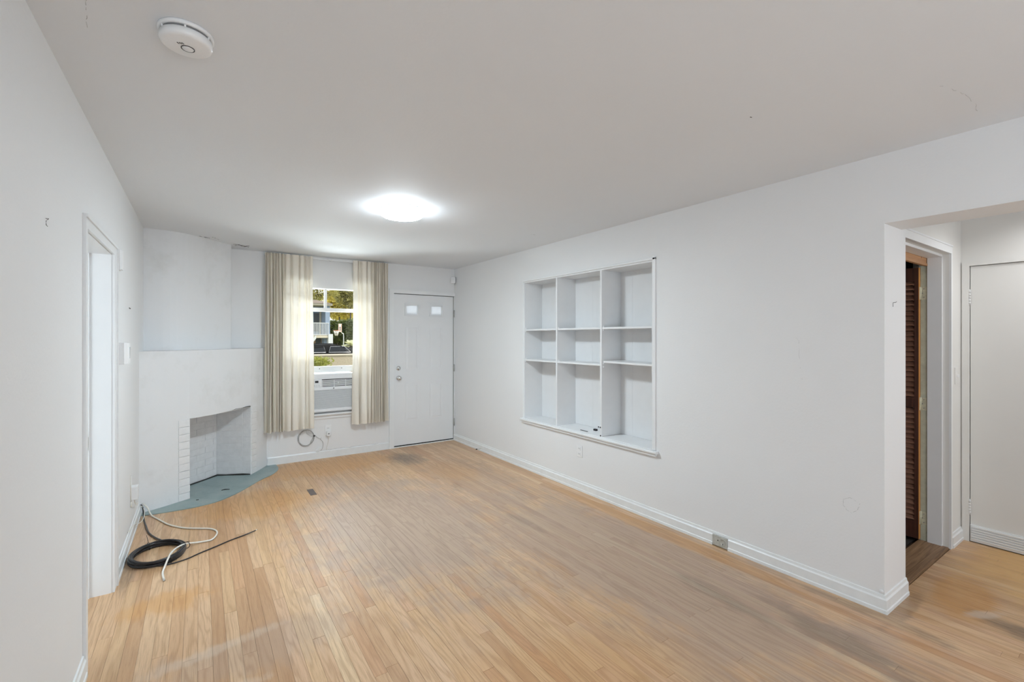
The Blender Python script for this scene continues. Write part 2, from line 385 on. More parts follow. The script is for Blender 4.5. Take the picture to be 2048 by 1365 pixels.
def copy_part(src, parent, M4=None):
    c = src.copy(); C.objects.link(c); c.parent = parent; c.matrix_parent_inverse = src.matrix_parent_inverse.copy()
    if M4 is not None: c.matrix_local = M4
    return c
def smooth_pts(pts, n=6, closed=False):       # Catmull-Rom
    P = [Vector(p) for p in pts]; out = []; N = len(P)
    for i in range(N if closed else N - 1):
        if closed: a, b, c, d = P[i - 1], P[i], P[(i + 1) % N], P[(i + 2) % N]
        else: a, b, c, d = P[max(i - 1, 0)], P[i], P[i + 1], P[min(i + 2, N - 1)]
        for j in range(n):
            t = j / n
            out.append(0.5 * ((2 * b) + (c - a) * t + (2 * a - 5 * b + 4 * c - d) * t * t + (3 * b - a - 3 * c + d) * t ** 3))
    if not closed: out.append(P[-1])
    return out

# ------------------------------------------------------------------ floor
HEARTH = [(XL, 4.80), (-0.276, 4.782), (-0.107, 4.778), (0.0, 4.79), (0.145, 4.851), (0.31, 5.028), (0.503, 5.317), (0.636, 5.476), (0.705, 5.62), (0.722, 5.75), (0.712, YF)]
def hearth_y(x):
    if x > 0.715: return YF
    for (a, b), (c, d) in zip(HEARTH, HEARTH[1:]):
        if a <= x <= c: return b + (d - b) * (x - a) / (c - a)
    return HEARTH[0][1]
m = MB(); m.box(-2.6, XH + 0.9, YB - 0.1, YF + 0.05, -0.10, -0.019)
floor = struct(m.build('floor', 'subfloor_dark'), 'worn oak strip floor with narrow boards running towards the front door', 'floor')
PW = 0.0572
boards = []
i0 = int(math.floor((-0.56) / PW)); x = i0 * PW - 0.01
rng = random.Random(11)
while x < XH:
    a, b = x + 0.00025, x + PW - 0.00025; cxm = (a + b) / 2
    segs = []
    if cxm < XL - 0.01: segs = [(2.70, 3.455)]
    elif a < XR - 0.016: segs = [(YB, min(max(hearth_y(a), hearth_y(b)) + 0.03, YF))]
    elif a < XE: segs = [(YB, YC)]
    else: segs = [(YB, 0.925)]
    b = min(b, XH - 0.002)
    for y0, y1 in segs:
        y = y0 - rng.uniform(0, 0.8)
        while y < y1:
            L = rng.choice([0.5, 0.75, 0.95, 1.2, 1.45, 1.7, 1.9, 2.2]) * rng.uniform(0.85, 1.15)
            e = y + L
            if e > y1 - 0.15: e = y1
            s0 = max(y, y0)
            if e - s0 > 0.02: boards.append((a, b, s0 + 0.0003, min(e, y1) - 0.0003))
            y = e
    x += PW
def board_area(bd):
    a, b, y0, y1 = bd; s = 0; N = 14
    for i in range(N):
        yy = y0 + (i + .5) / N * (y1 - y0); D, u, v = cam_uv((a + b) / 2, yy, 0)
        if D > 0.3 and -20 < u < 2068 and v < 1375 and not (u < 172 and v > 1190): s += (y1 - y0) / N * (b - a) * FPX ** 2 * HC / D ** 3
    return s
boards.sort(key=board_area, reverse=True)
def board_mesh(bds, name):
    V = []; F = []; A = []
    for a, b, y0, y1 in bds:
        c = (rng.random(), rng.random(), rng.random(), 1); e = 0.0006; dz = rng.uniform(-0.0003, 0.0003)
        n = len(V)
        V += [(a, y0, -0.018), (b, y0, -0.018), (b, y1, -0.018), (a, y1, -0.018), (a, y0, -e + dz), (b, y0, -e + dz), (b, y1, -e + dz), (a, y1, -e + dz),
              (a + e, y0 + e, dz), (b - e, y0 + e, dz), (b - e, y1 - e, dz), (a + e, y1 - e, dz)]
        for q in ((0, 1, 5, 4), (1, 2, 6, 5), (2, 3, 7, 6), (3, 0, 4, 7), (4, 5, 9, 8), (5, 6, 10, 9), (6, 7, 11, 10), (7, 4, 8, 11), (8, 9, 10, 11)): F.append(tuple(n + i for i in q))
        A += [c] * 12
    me = bpy.data.meshes.new(name); me.from_pydata(V, [], F); me.materials.append(M['oak'])
    at = me.color_attributes.new('rnd', 'FLOAT_COLOR', 'POINT')
    for i, c in enumerate(A): at.data[i].color = c
    o = bpy.data.objects.new(name, me); C.objects.link(o); o.parent = floor
    return o
for bd in boards[:295]: board_mesh([bd], 'plank')
o = board_mesh(boards[295:], 'far_planks'); o['kind'] = 'stuff'
m = MB(); m.box(0.842, 0.898, 4.55, 4.745, -0.016, 0.0012); m.build('patch_board', 'dark_patch', floor)['label'] = 'small dark wood patch let into the oak boards'

# ------------------------------------------------------------------ walls and ceiling
m = MB(); m.box(-2.6, XH + 0.9, YB - 0.1, YF + 0.15, H, H + 0.12)
ceiling = struct(m.build('ceiling', 'ceiling_paint'), 'plain white plaster ceiling', 'ceiling')
NY0, NY1, NZ0, NZ1, ND = 2.405, 4.191, 0.562, 2.085, 0.25        # niche of the built-in shelves
m = MB()
m.box(XR, XE, YC, NY0, 0, H); m.box(XR, XE, NY1, YF + 0.15, 0, H)
m.box(XR, XE, NY0, NY1, 0, NZ0 - 0.03); m.box(XR, XE, NY0, NY1, NZ1, H); m.box(XR + ND + 0.02, XE, NY0, NY1, NZ0 - 0.03, NZ1)
wall_right = struct(m.build('wall_right', 'wall_paint'), 'long white wall holding the built-in shelf niche', 'wall')
m = MB(); m.box(XR, 3.255, YB, YC, 2.063, H)
struct(m.build('wall_header', 'wall_paint'), 'white dropped header above the opening to the hall', 'wall')
WX0, WX1, WZ0, WZ1 = 0.785, 1.845, 0.53, 2.085
DX0, DX1, DZ1 = 2.108, 2.990, 2.046
m = MB(); y0, y1 = YF, YF + 0.15
m.box(XL - 0.13, WX0, y0, y1, 0, H); m.box(WX0, WX1, y0, y1, 0, WZ0); m.box(WX0, WX1, y0, y1, WZ1, H)
m.box(WX1, DX0, y0, y1, 0, H); m.box(DX0, DX1, y0, y1, DZ1, H); m.box(DX1, XR, y0, y1, 0, H)
wall_far = struct(m.build('wall_far', 'wall_paint'), 'white end wall with the curtained window and front door', 'wall')
LY0, LY1, LZ = 2.70, 3.455, 1.935
m = MB(); x0, x1 = XL - 0.13, XL
m.box(x0, x1, YB, LY0, 0, H); m.box(x0, x1, LY0, LY1, LZ, H); m.box(x0, x1, LY1, YF, 0, H)
wall_left = struct(m.build('wall_left', 'wall_paint'), 'white left wall with a doorway', 'wall')
m = MB(); bz0, bz1 = 0.30, 2.28
m.box(-0.55, 0.0, YB - 0.1, YB, 0, H); m.box(0.0, 2.6, YB - 0.1, YB, 0, bz0); m.box(0.0, 2.6, YB - 0.1, YB, bz1, H); m.box(2.6, 3.8, YB - 0.1, YB, 0, H)
m.box(3.8, 4.5, YB - 0.1, YB, 0, bz0); m.box(3.8, 4.5, YB - 0.1, YB, bz1, H); m.box(4.5, XH + 0.1, YB - 0.1, YB, 0, H)
struct(m.build('wall_back', 'wall_paint'), 'white wall with windows behind the viewpoint', 'wall')
HY0, HY1, HZ = 0.10, 0.884, 1.970
m = MB(); m.box(XH, XH + 0.12, YB, HY0, 0, H); m.box(XH, XH + 0.12, HY0, HY1, HZ, H); m.box(XH, XH + 0.12, HY1, 1.2, 0, H); m.box(XH + 0.08, XH + 0.12, HY0, HY1, 0, HZ)
struct(m.build('wall_hall', 'hall_paint'), 'off-white hall wall with the flush door', 'wall')
GX1, GZ = 4.272, 2.036; GY = 0.93
m = MB(); m.box(GX1, XH, GY, 1.09, 0, H); m.box(XE, GX1, GY, 1.09, GZ, H); m.box(XE - 0.01, XE, YC + 0.005, 1.09, 0, H)
struct(m.build('wall_hall_end', 'hall_paint'), 'short hall wall around the louvered doorway', 'wall')
# dark closet behind the louvered door
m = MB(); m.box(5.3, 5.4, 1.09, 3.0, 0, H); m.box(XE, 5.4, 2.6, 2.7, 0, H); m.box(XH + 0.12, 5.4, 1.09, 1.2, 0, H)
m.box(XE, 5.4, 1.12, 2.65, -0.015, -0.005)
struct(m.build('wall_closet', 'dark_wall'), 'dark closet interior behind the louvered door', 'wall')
# side room beyond the left doorway
m = MB(); m.box(-2.6, -2.55, 0.9, 5.0, 0, H); m.box(-2.6, XL - 0.13, 4.6, 4.7, 0, H); m.box(-2.6, XL - 0.13, 0.9, 1.0, 0, H)
m.box(-2.55, XL - 0.13, 1.0, 4.6, -0.019, -0.004)
struct(m.build('wall_side_room', 'wall_paint'), 'white walls of the side room beyond the left doorway', 'wall')

# ------------------------------------------------------------------ baseboards and trim
BB = [(0, 0), (0.018, 0), (0.018, 0.018), (0.014, 0.022), (0.014, 0.070), (0.008, 0.078), (0.006, 0.092), (0, 0.094)]
SHOE = BB
m = MB(); m.sweep_path(BB, [(XE, YC), (XR, YC), (XR, 1.772)][::-1] if False else [(XR, 1.772), (XR, YC), (XE, YC)][::-1]); m.sweep(BB, 1.886, YF, 'y', (XR, -1)); m.sweep([(0, 0.078), (0.008, 0.078), (0.006, 0.092), (0, 0.094)], 1.772, 1.886, 'y', (XR, -1));
struct(m.build('baseboard_right', 'baseboard_paint'), 'white baseboard along the shelf wall', 'baseboard')
m = MB(); m.sweep([(0, 0), (0.012, 0), (0.012, 0.080), (0.006, 0.090), (0, 0.092)], 0.63, 2.055, 'x', (YF, -1))
struct(m.build('baseboard_far', 'baseboard_paint'), 'white baseboard under the window', 'baseboard')
m = MB(); m.sweep(BB, 3.555, 4.86, 'y', (XL, 1)); m.sweep(BB, YB, 2.660, 'y', (XL, 1))
struct(m.build('baseboard_left', 'baseboard_paint'), 'white baseboard along the left wall', 'baseboard')
m = MB(); m.sweep(BB, GX1 + 0.03, XH - 0.011, 'x', (GY, -1)); m.sweep(BB, YB, HY0 - 0.06, 'y', (XH, -1))
struct(m.build('baseboard_hall', 'baseboard_paint'), 'white baseboard in the hall corner', 'baseboard')

# left doorway: jambs, stop, casing, strike plate
m = MB()
m.box(XL, XL + 0.012, LY0 - 0.038, LY0, 0, LZ); m.box(XL, XL + 0.012, LY0 - 0.038, LY1 + 0.075, LZ, LZ + 0.043); m.box(XL, XL + 0.012, LY1, LY1 + 0.075, 0, LZ)
m.box(XL, XL + 0.020, LY1 + 0.075, LY1 + 0.095, 0.0, LZ + 0.043); m.box(XL, XL + 0.018, LY0 - 0.038, LY1 + 0.095, LZ + 0.043, LZ + 0.058)
t1 = struct(m.build('trim_1', 'trim_paint'), 'white casing around the left doorway', 'trim')
m = MB(); m.box(XL - 0.13, XL - 0.095, LY1 - 0.014, LY1, 0, LZ); m.box(XL - 0.13, XL - 0.002, LY1 - 0.004, LY1 + 0.001, 0, LZ); m.build('jamb', 'trim_paint', t1)
m = MB(); m.box(XL - 0.13, XL - 0.002, LY0 - 0.001, LY0 + 0.004, 0, LZ); m.box(XL - 0.13, XL - 0.002, LY0, LY1, LZ - 0.004, LZ + 0.001); m.build('jamb', 'trim_paint', t1)
p = atY(175, 888, LY1 - 0.014)
m = MB(); m.box(-0.545, -0.516, LY1 - 0.017, LY1 - 0.014, p.z - 0.036, p.z + 0.036); sp = m.build('strike_plate', 'steel', t1)
m = MB(); m.box(-0.540, -0.528, LY1 - 0.0175, LY1 - 0.0165, p.z - 0.018, p.z + 0.018); m.build('latch_hole', 'gap_dark', sp)

# front door casing
m = MB()
m.box(2.056, DX0, YF - 0.014, YF, 0, DZ1); m.box(2.056, XR, YF - 0.014, YF, DZ1, 2.088); m.box(DX1, XR - 0.001, YF - 0.010, YF, 0, DZ1)
m.box(2.044, 2.056, YF - 0.020, YF, 0.0, 2.088); m.box(2.044, XR, YF - 0.020, YF, 2.088, 2.10)
t2 = struct(m.build('trim_2', 'trim_paint'), 'white casing around the front door', 'trim')
m = MB(); m.box(DX0, DX1, YF - 0.004, YF + 0.10, 0.0, 0.012); m.build('sill_plate', 'trim_paint', t2)
# hall doorway: jamb, stop, head casing
m = MB()
m.box(GX1, GX1 + 0.028, GY - 0.012, GY, 0, GZ); m.box(XE, GX1 + 0.028, GY - 0.012, GY, GZ, GZ + 0.048)
m.box(XE, GX1 + 0.028, GY - 0.016, GY, GZ + 0.048, GZ + 0.058)
t3 = struct(m.build('trim_3', 'trim_paint'), 'white casing around the louvered doorway', 'trim')
m = MB(); m.box(GX1 - 0.014, GX1, GY + 0.034, 1.042, 0, GZ - 0.016); m.box(XE, GX1, GY + 0.034, 1.042, GZ - 0.016, GZ); m.build('door_stop', 'trim_paint', t3)
m = MB(); m.box(GX1 - 0.004, GX1 + 0.004, 1.044, 1.081, 0, 1.99); m.build('jamb_strip', 'green_paint', t3)['label'] = 'pale green painted jamb strip'
m = MB(); m.box(XE, GX1 - 0.002, 1.046, 1.074, 1.972, GZ - 0.001); m.box(XE, GX1 + 0.004, 1.040, 1.060, 1.966, 1.984, 0.003); m.build('head_board', 'pine', t3)['label'] = 'bare knotty pine board at the head'
m = MB(); pp = atY(1843, 514, 1.046)
m.lathe([(0.0, 0.0), (0.006, 0.001), (0.009, 0.0)], 10, Matrix.Translation((pp.x, 1.0462, pp.z)) @ Matrix.Rotation(R(90), 4, 'X') @ Matrix.Diagonal((0.8, 1.5, 0.6, 1))); m.build('knot', 'louver_wood', t3)
m = MB(); m.prism([(XE, 0.935), (GX1 - 0.002, 0.935), (GX1 - 0.002, 1.09), (XE, 1.09)], -0.004, 0.010); m.box(XE, GX1 - 0.002, 0.928, 0.940, -0.004, 0.006)
tag(m.build('threshold_board', 'threshold_wood'), 'worn brown threshold board under the louvered door', 'threshold')
# window
FY = YF + 0.07
m = MB(); fr = 0.05
m.box(WX0, WX0 + fr, YF, YF + 0.14, WZ0, WZ1); m.box(WX1 - fr, WX1, YF, YF + 0.14, WZ0, WZ1); m.box(WX0, WX1, YF, YF + 0.14, WZ1 - 0.03, WZ1); m.box(WX0, WX1, YF + 0.02, YF + 0.14, WZ0, WZ0 + 0.03)
m.box(WX0 - 0.05, WX0, YF - 0.012, YF, WZ0 - 0.02, WZ1 + 0.0); m.box(WX1, WX1 + 0.05, YF - 0.012, YF, WZ0 - 0.02, WZ1 + 0.0)
win = struct(m.build('window_1', 'trim_paint'), 'white sash window behind the curtains with an air conditioner below', 'window')
RZ = 1.80
m = MB(); m.box(WX0 + fr, WX1 - fr, FY - 0.01, FY + 0.045, RZ - 0.022, RZ + 0.022, 0.004); m.build('meeting_rail', 'trim_paint', win)
for xx in (1.275,):
    m = MB(); m.box(xx - 0.014, xx + 0.014, FY, FY + 0.04, RZ + 0.022, WZ1 - 0.03); m.build('muntin', 'trim_paint', win)
m = MB(); m.box(WX0 + fr, WX1 - fr, FY - 0.015, FY + 0.035, 1.035, 1.108, 0.005); br = m.build('bottom_rail', 'trim_paint', win)
for xx in (1.20, 1.46):
    m = MB(); m.lathe([(0.006, 0), (0.006, 0.003), (0, 0.004)], 10, Matrix.Translation((xx, FY - 0.015, 1.08)) @ Matrix.Rotation(R(90), 4, 'X')); m.build('screw', 'grey_plastic', br)
for a, b, z0, z1 in ((WX0 + fr, 1.261, RZ + .02, WZ1 - .03), (1.289, WX1 - fr, RZ + .02, WZ1 - .03), (WX0 + fr, WX1 - fr, 1.105, RZ - .02)):
    m = MB(); m.box(a, b, FY + 0.015, FY + 0.019, z0, z1); m.build('pane', 'glass', win)
m = MB(); m.sweep([(-0.02, 0), (0.030, 0), (0.040, 0.008), (0.042, 0.020), (0.034, 0.030), (-0.02, 0.032)], WX0 - 0.08, WX1 + 0.08, 'x', (YF, -1))
for i_ in range(len(m.v)): v = m.v[i_]; m.v[i_] = (v[0], v[1], v[2] + 0.512)
m.box(WX0 - 0.05, WX1 + 0.05, YF - 0.014, YF, 0.478, 0.512); m.build('window_sill', 'trim_paint', win)
for a, b in ((WX0 + fr, 1.075), (1.625, WX1 - fr)):
    m = MB(); m.box(a, b, FY, FY + 0.012, WZ0 + 0.03, 1.035)
    for i_ in range(int((b - a) / 0.025)): m.box(a + i_ * 0.025, a + i_ * 0.025 + 0.010, FY - 0.006, FY, WZ0 + 0.03, 1.035)
    m.build('filler_panel', 'filler_plastic', win)

# cracks in the plaster
def crack(parent, pts, wd, mat='crack_dark', normal=(0, 0, 1)):
    m = MB(); P = [Vector(p) for p in pts]; N = Vector(normal); q = []
    rr = random.Random(len(pts) * 7 + int(P[0].x * 100))
    for a, b in zip(P, P[1:]):
        for j in range(5): q.append(a.lerp(b, j / 5) + Vector((rr.uniform(-1, 1), rr.uniform(-1, 1), rr.uniform(-1, 1))) * (a - b).length * 0.035)
    q.append(P[-1])
    m.tube(q, [wd * (0.35 + 0.9 * rr.random()) for _ in q], 5); o = m.build('crack', mat, parent); return o
hz = H - 0.0003
crack(ceiling, [atZ(*p, hz) for p in ((1878, 171), (1915, 182), (1932, 190), (1950, 206), (1955, 222))], 0.0006, 'crack_soft')
crack(ceiling, [atZ(*p, hz) for p in ((172, 0), (171, 20), (175, 55))], 0.0006, 'crack_soft')
crack(ceiling, [atZ(*p, hz) for p in ((1500, 234), (1504, 235))], 0.0018)
crack(ceiling, [atZ(*p, hz) for p in ((1062, 469), (1070, 470))], 0.0015, 'crack_soft')
crack(ceiling, [atZ(*p, hz) for p in ((467, 488.5), (478, 489.5), (488, 493), (498, 492))], 0.005)
crack(ceiling, [atZ(*p, hz) for p in ((470, 491), (484, 490), (497, 495))], 0.004, 'crack_soft')
crack(ceiling, [atZ(*p, hz) for p in ((398, 472.5), (410, 474.5), (419, 476.5))], 0.004)
crack(ceiling, [atZ(*p, hz) for p in ((424, 474), (432, 477), (438, 480))], 0.003, 'crack_soft')
cx_ = XR - 0.0003
crack(wall_right, [atX(*p, cx_) for p in ((1590, 672), (1597, 682), (1600, 720), (1604, 760))], 0.0005, 'crack_soft', (1, 0, 0))
crack(wall_right, [atX(*p, cx_) for p in ((1687, 1000), (1686, 1010), (1694, 1021), (1704, 1027), (1716, 1020), (1720, 1008))], 0.0007, 'crack_soft', (1, 0, 0))
crack(wall_right, [atX(*p, cx_) for p in ((1686, 999), (1700, 996), (1712, 1003))], 0.0007, 'crack_soft', (1, 0, 0))
crack(wall_left, [atX(*p, XL + 0.0003) for p in ((91, 437), (97, 438), (92, 442), (92, 450), (95, 453))], 0.0011, 'crack_dark', (1, 0, 0))
crack(wall_left, [atX(*p, XL + 0.0003) for p in ((258, 616.5), (260, 617.5))], 0.004, 'crack_dark', (1, 0, 0))

# ------------------------------------------------------------------ corner fireplace
fp = thing('fireplace', 'white painted corner fireplace with bowed plaster breast and brick firebox', 'fireplace', (0.1, 5.3, 0))
def rounded(pts, rads, seg=6):
    out = []
    n = len(pts)
    for i in range(n):
        p = Vector(pts[i]).to_2d(); r_ = rads[i]
        if r_ <= 0: out.append(tuple(p)); continue
        a = (Vector(pts[i - 1]).to_2d() - p).normalized(); b = (Vector(pts[(i + 1) % n]).to_2d() - p).normalized()
        s_, e_ = p + a * r_, p + b * r_
        for j in range(seg + 1):
            t = j / seg; out.append(tuple((1 - t) ** 2 * s_ + 2 * t * (1 - t) * p + t * t * e_))
    return out
XB, YBk = XL - 0.001, YF + 0.001
MZ = 1.342; OZ = 0.728
up = rounded([(XB, 5.205), (-0.170, 5.205), (0.270, 5.640), (0.274, YBk), (XB, YBk)], [0, 0.16, 0.012, 0, 0])
m = MB(); m.prism(up, MZ - 0.05, H + 0.001)
for f_i in range(len(m.f)): m.sm[f_i] = False
o = m.build('chimney_breast', 'plaster', fp)
# lower, bowed breast
A0, A1 = Vector((XB, 4.865)), Vector((-0.081, 5.058)); B0, B1 = Vector((0.445, 5.584)), Vector((0.624, YBk))
Lw = [A0, Vector((-0.325, 4.905)), Vector((-0.235, 4.958)), Vector((-0.163, 5.006)), A1]
Rw = [B0, Vector((0.502, 5.668)), Vector((0.560, 5.768)), B1]
BL, BRt = Vector((-0.245, 5.365)), Vector((0.141, 5.747))
m = MB()
m.prism([tuple(p) for p in Lw] + [tuple(BL), (XB, 5.365)], 0.004, OZ)
m.prism([tuple(p) for p in Rw] + [(0.141, YBk), tuple(BRt)], 0.004, OZ)
# header over the opening, with a chipped lower edge
front = [tuple(p) for p in Lw]
NJ = 14; rj = random.Random(4); lower = []
for j in range(1, NJ):
    t = j / NJ; q = A1.lerp(B0, t); bulge = 0.012 * math.sin(math.pi * t); front.append((q.x + bulge * 0.7, q.y - bulge * 0.7))
    lower.append(rj.uniform(-0.006, 0.008))
front += [tuple(p) for p in Rw]
poly = front + [(XB, YBk)]
b = len(m.v); n = len(poly)
zs = [OZ] * n
for j in range(NJ - 1): zs[len(Lw) + j] = OZ + lower[j]
m.v += [(p[0], p[1], zs[i]) for i, p in enumerate(poly)] + [(p[0], p[1], MZ) for p in poly]
for i in range(n): j = (i + 1) % n; m.quadface([b + i, b + j, b + n + j, b + n + i])
m.quadface([b + n + i for i in range(n)]); m.quadface([b + i for i in reversed(range(n))])
m.build('breast_base', 'plaster', fp)
m = MB(); m.prism([(XB, 5.36), (-0.245, 5.365), (0.141, 5.747), (0.141, YBk), (XB, YBk)], 0.004, OZ + 0.01)
fb = m.build('firebox', 'mortar', fp)
# bricks: one shared mesh, scaled copies, on the firebox walls and the two piers
def brick_mesh(name, mat):
    m = MB(); m.box(-0.5, 0.5, -0.5, 0.5, -0.5, 0.5); o = m.build(name, mat)
    bm = bmesh.new(); bm.from_mesh(o.data); bmesh.ops.bevel(bm, geom=bm.edges[:], offset=0.03, segments=1, affect='EDGES'); bm.to_mesh(o.data); bm.free()
    me = o.data; bpy.data.objects.remove(o); return me
bk_out, bk_in = brick_mesh('brick', 'brick_paint'), brick_mesh('brick', 'firebox_paint')
rb = random.Random(3)
def brick_wall(p0, p1, z0, z1, parent, me, bl=0.2, ch=0.0665, proud=0.003, thick=0.03, gap=0.0045, stagger=True):
    p0, p1 = Vector(p0), Vector(p1); d = p1 - p0; L = d.length; d.normalize(); nrm = Vector((d.y, -d.x)); ang = math.atan2(d.y, d.x)
    nc = int(round((z1 - z0) / ch)); ch = (z1 - z0) / nc
    for r_ in range(nc):
        s_ = -(bl / 2) * (r_ % 2) if stagger else 0
        while s_ < L - 0.004:
            a, b = max(s_, 0), min(s_ + bl, L)
            if b - a > 0.012:
                o = bpy.data.objects.new('brick', me); C.objects.link(o); o.parent = parent
                pr_ = proud + rb.uniform(-0.0014, 0.0014); q = p0 + d * ((a + b) / 2) + nrm * (pr_ - thick / 2)
                o.matrix_parent_inverse = parent.matrix_world.inverted()
                o.matrix_basis = Matrix.Translation((q.x, q.y, z0 + (r_ + .5) * ch)) @ Matrix.Rotation(ang + rb.uniform(-.008, .008), 4, 'Z') @ Matrix.Diagonal((b - a - gap, thick, ch - gap * 0.8, 1))
            s_ += bl
brick_wall(BL, BRt, 0.02, OZ + 0.003, fb, bk_in)
brick_wall(BRt, B0, 0.02, OZ + 0.003, fb, bk_in, 0.265, stagger=False)
brick_wall(A1, BL, 0.02, OZ + 0.003, fb, bk_in, 0.17)
brick_wall(Vector((-0.163, 5.006)), A1 + Vector((0.004, 0.0)), 0.005, OZ - 0.002, fp, bk_out, 0.2, proud=0.006, gap=0.007, stagger=False)
brick_wall(B0, Vector((0.502, 5.668)), 0.005, OZ - 0.002, fp, bk_out, 0.2, proud=0.006, gap=0.007, stagger=False)
m = MB(); pts = [BL.lerp(BRt, t) for t in (0.25, 0.5, 0.75, 1.0)] + [BRt.lerp(B0, t) for t in (0.25, 0.5, 0.75, 0.95)]
m.tube([(p.x + 0.006, p.y - 0.008, 0.010) for p in pts], [0.006, 0.008, 0.006, 0.010, 0.006, 0.009, 0.012, 0.006], 6); m.build('dark_mark', 'dark_mark', fb)  # irregular near-black line along the foot of the firebox walls
m = MB(); m.tube([(A1.lerp(B0, t).x + 0.006, A1.lerp(B0, t).y - 0.006, OZ + z_) for t, z_ in ((0.62, 0.002), (0.70, 0.006), (0.80, 0.004), (0.90, 0.008), (0.97, 0.006))], [0.001, 0.003, 0.002, 0.004, 0.006], 6); m.build('crack', 'crack_dark', fp)
m = MB()
m.prism([(p[0], p[1]) for p in smooth_pts([(*p, 0) for p in HEARTH], 4)] + [(XL, YF)], -0.018, 0.006); m.build('hearth', 'hearth_paint', fp)['label'] = 'grey-green painted curved hearth slab'
pc = [atZ(u, v, 0.007) for u, v in ((443, 981.5), (450, 980), (459, 979.5))]
m = MB(); m.tube(pc, [0.004, 0.007, 0.004], 6); m.build('chip', 'dark_mark', fp)
p_ = atZ(392, 1001, 0.007); m = MB(); m.tube([p_, p_ + Vector((0.02, 0.0, 0))], 0.004, 6); m.build('chip', 'dark_mark', fp)

# ------------------------------------------------------------------ ceiling lamp and smoke alarm
lp = thing('ceiling_light', 'round white flush ceiling light, switched on', 'ceiling light', (1.262, 3.345, H))
T = Matrix.Translation((1.262, 3.345, H))
m = MB(); m.lathe([(0.150, 0.0), (0.153, -0.004), (0.153, -0.014), (0.150, -0.016)], 48, T); m.build('base_ring', 'white_plastic', lp)
m = MB(); m.lathe([(0.149, -0.016), (0.156, -0.020), (0.157, -0.040), (0.153, -0.050)], 48, T); m.f = m.f[:-2]; m.build('diffuser_rim', 'lamp_rim', lp)
m = MB(); m.lathe([(0.153, -0.050), (0.140, -0.058), (0.09, -0.063), (0.0, -0.066)], 48, T); m.f = m.f[:-1]; m.build('diffuser', 'lamp_glow', lp)
SAx, SAy = -0.037, 1.80
sa = thing('smoke_alarm', 'round white smoke alarm with black test ring on ceiling', 'smoke alarm', (SAx, SAy, H))
T = Matrix.Translation((SAx, SAy, H))
m = MB(); m.lathe([(0.073, 0.0), (0.075, -0.002), (0.075, -0.010), (0.070, -0.012)], 56, T); m.build('base_plate', 'white_plastic', sa)
m = MB(); m.lathe([(0.0668, -0.0115), (0.0668, -0.0198)], 56, T); sl = m.build('vent_slot', 'grey_plastic', sa)
for i_ in range(6):
    a = i_ * math.pi / 3 + 0.5; m = MB(); c_, s_ = math.cos(a), math.sin(a)
    m.tube([(SAx + 0.0685 * c_, SAy + 0.0685 * s_, H - 0.011), (SAx + 0.0685 * c_, SAy + 0.0685 * s_, H - 0.020)], 0.003, 6); m.build('vent_rib', 'white_plastic', sl)
m = MB(); m.lathe([(0.066, -0.0190), (0.0705, -0.0198), (0.071, -0.034), (0.068, -0.041), (0.060, -0.044), (0.0, -0.0455)], 56, T); m.build('cover', 'white_plastic', sa)
bx, by = 0.004, 0.008
T2 = Matrix.Translation((SAx + bx, SAy + by, H))
m = MB(); m.lathe([(0.0165, -0.0435), (0.0165, -0.0466), (0.0188, -0.0466), (0.0188, -0.0435)], 36, T2); bt = m.build('test_ring', 'black_plastic', sa)
m = MB(); m.lathe([(0.0160, -0.044), (0.0155, -0.0470), (0.0, -0.0476)], 32, T2); m.build('test_button', 'white_plastic', sa)
for i_ in range(3):
    m = MB(); q = Vector((SAx - 0.024 + i_ * 0.006, SAy - 0.014 - i_ * 0.003, H - 0.0452)); m.tube([q, q + Vector((0.006, 0.006, 0))], 0.0013, 6); m.build('sound_slot', 'black_plastic', sa)

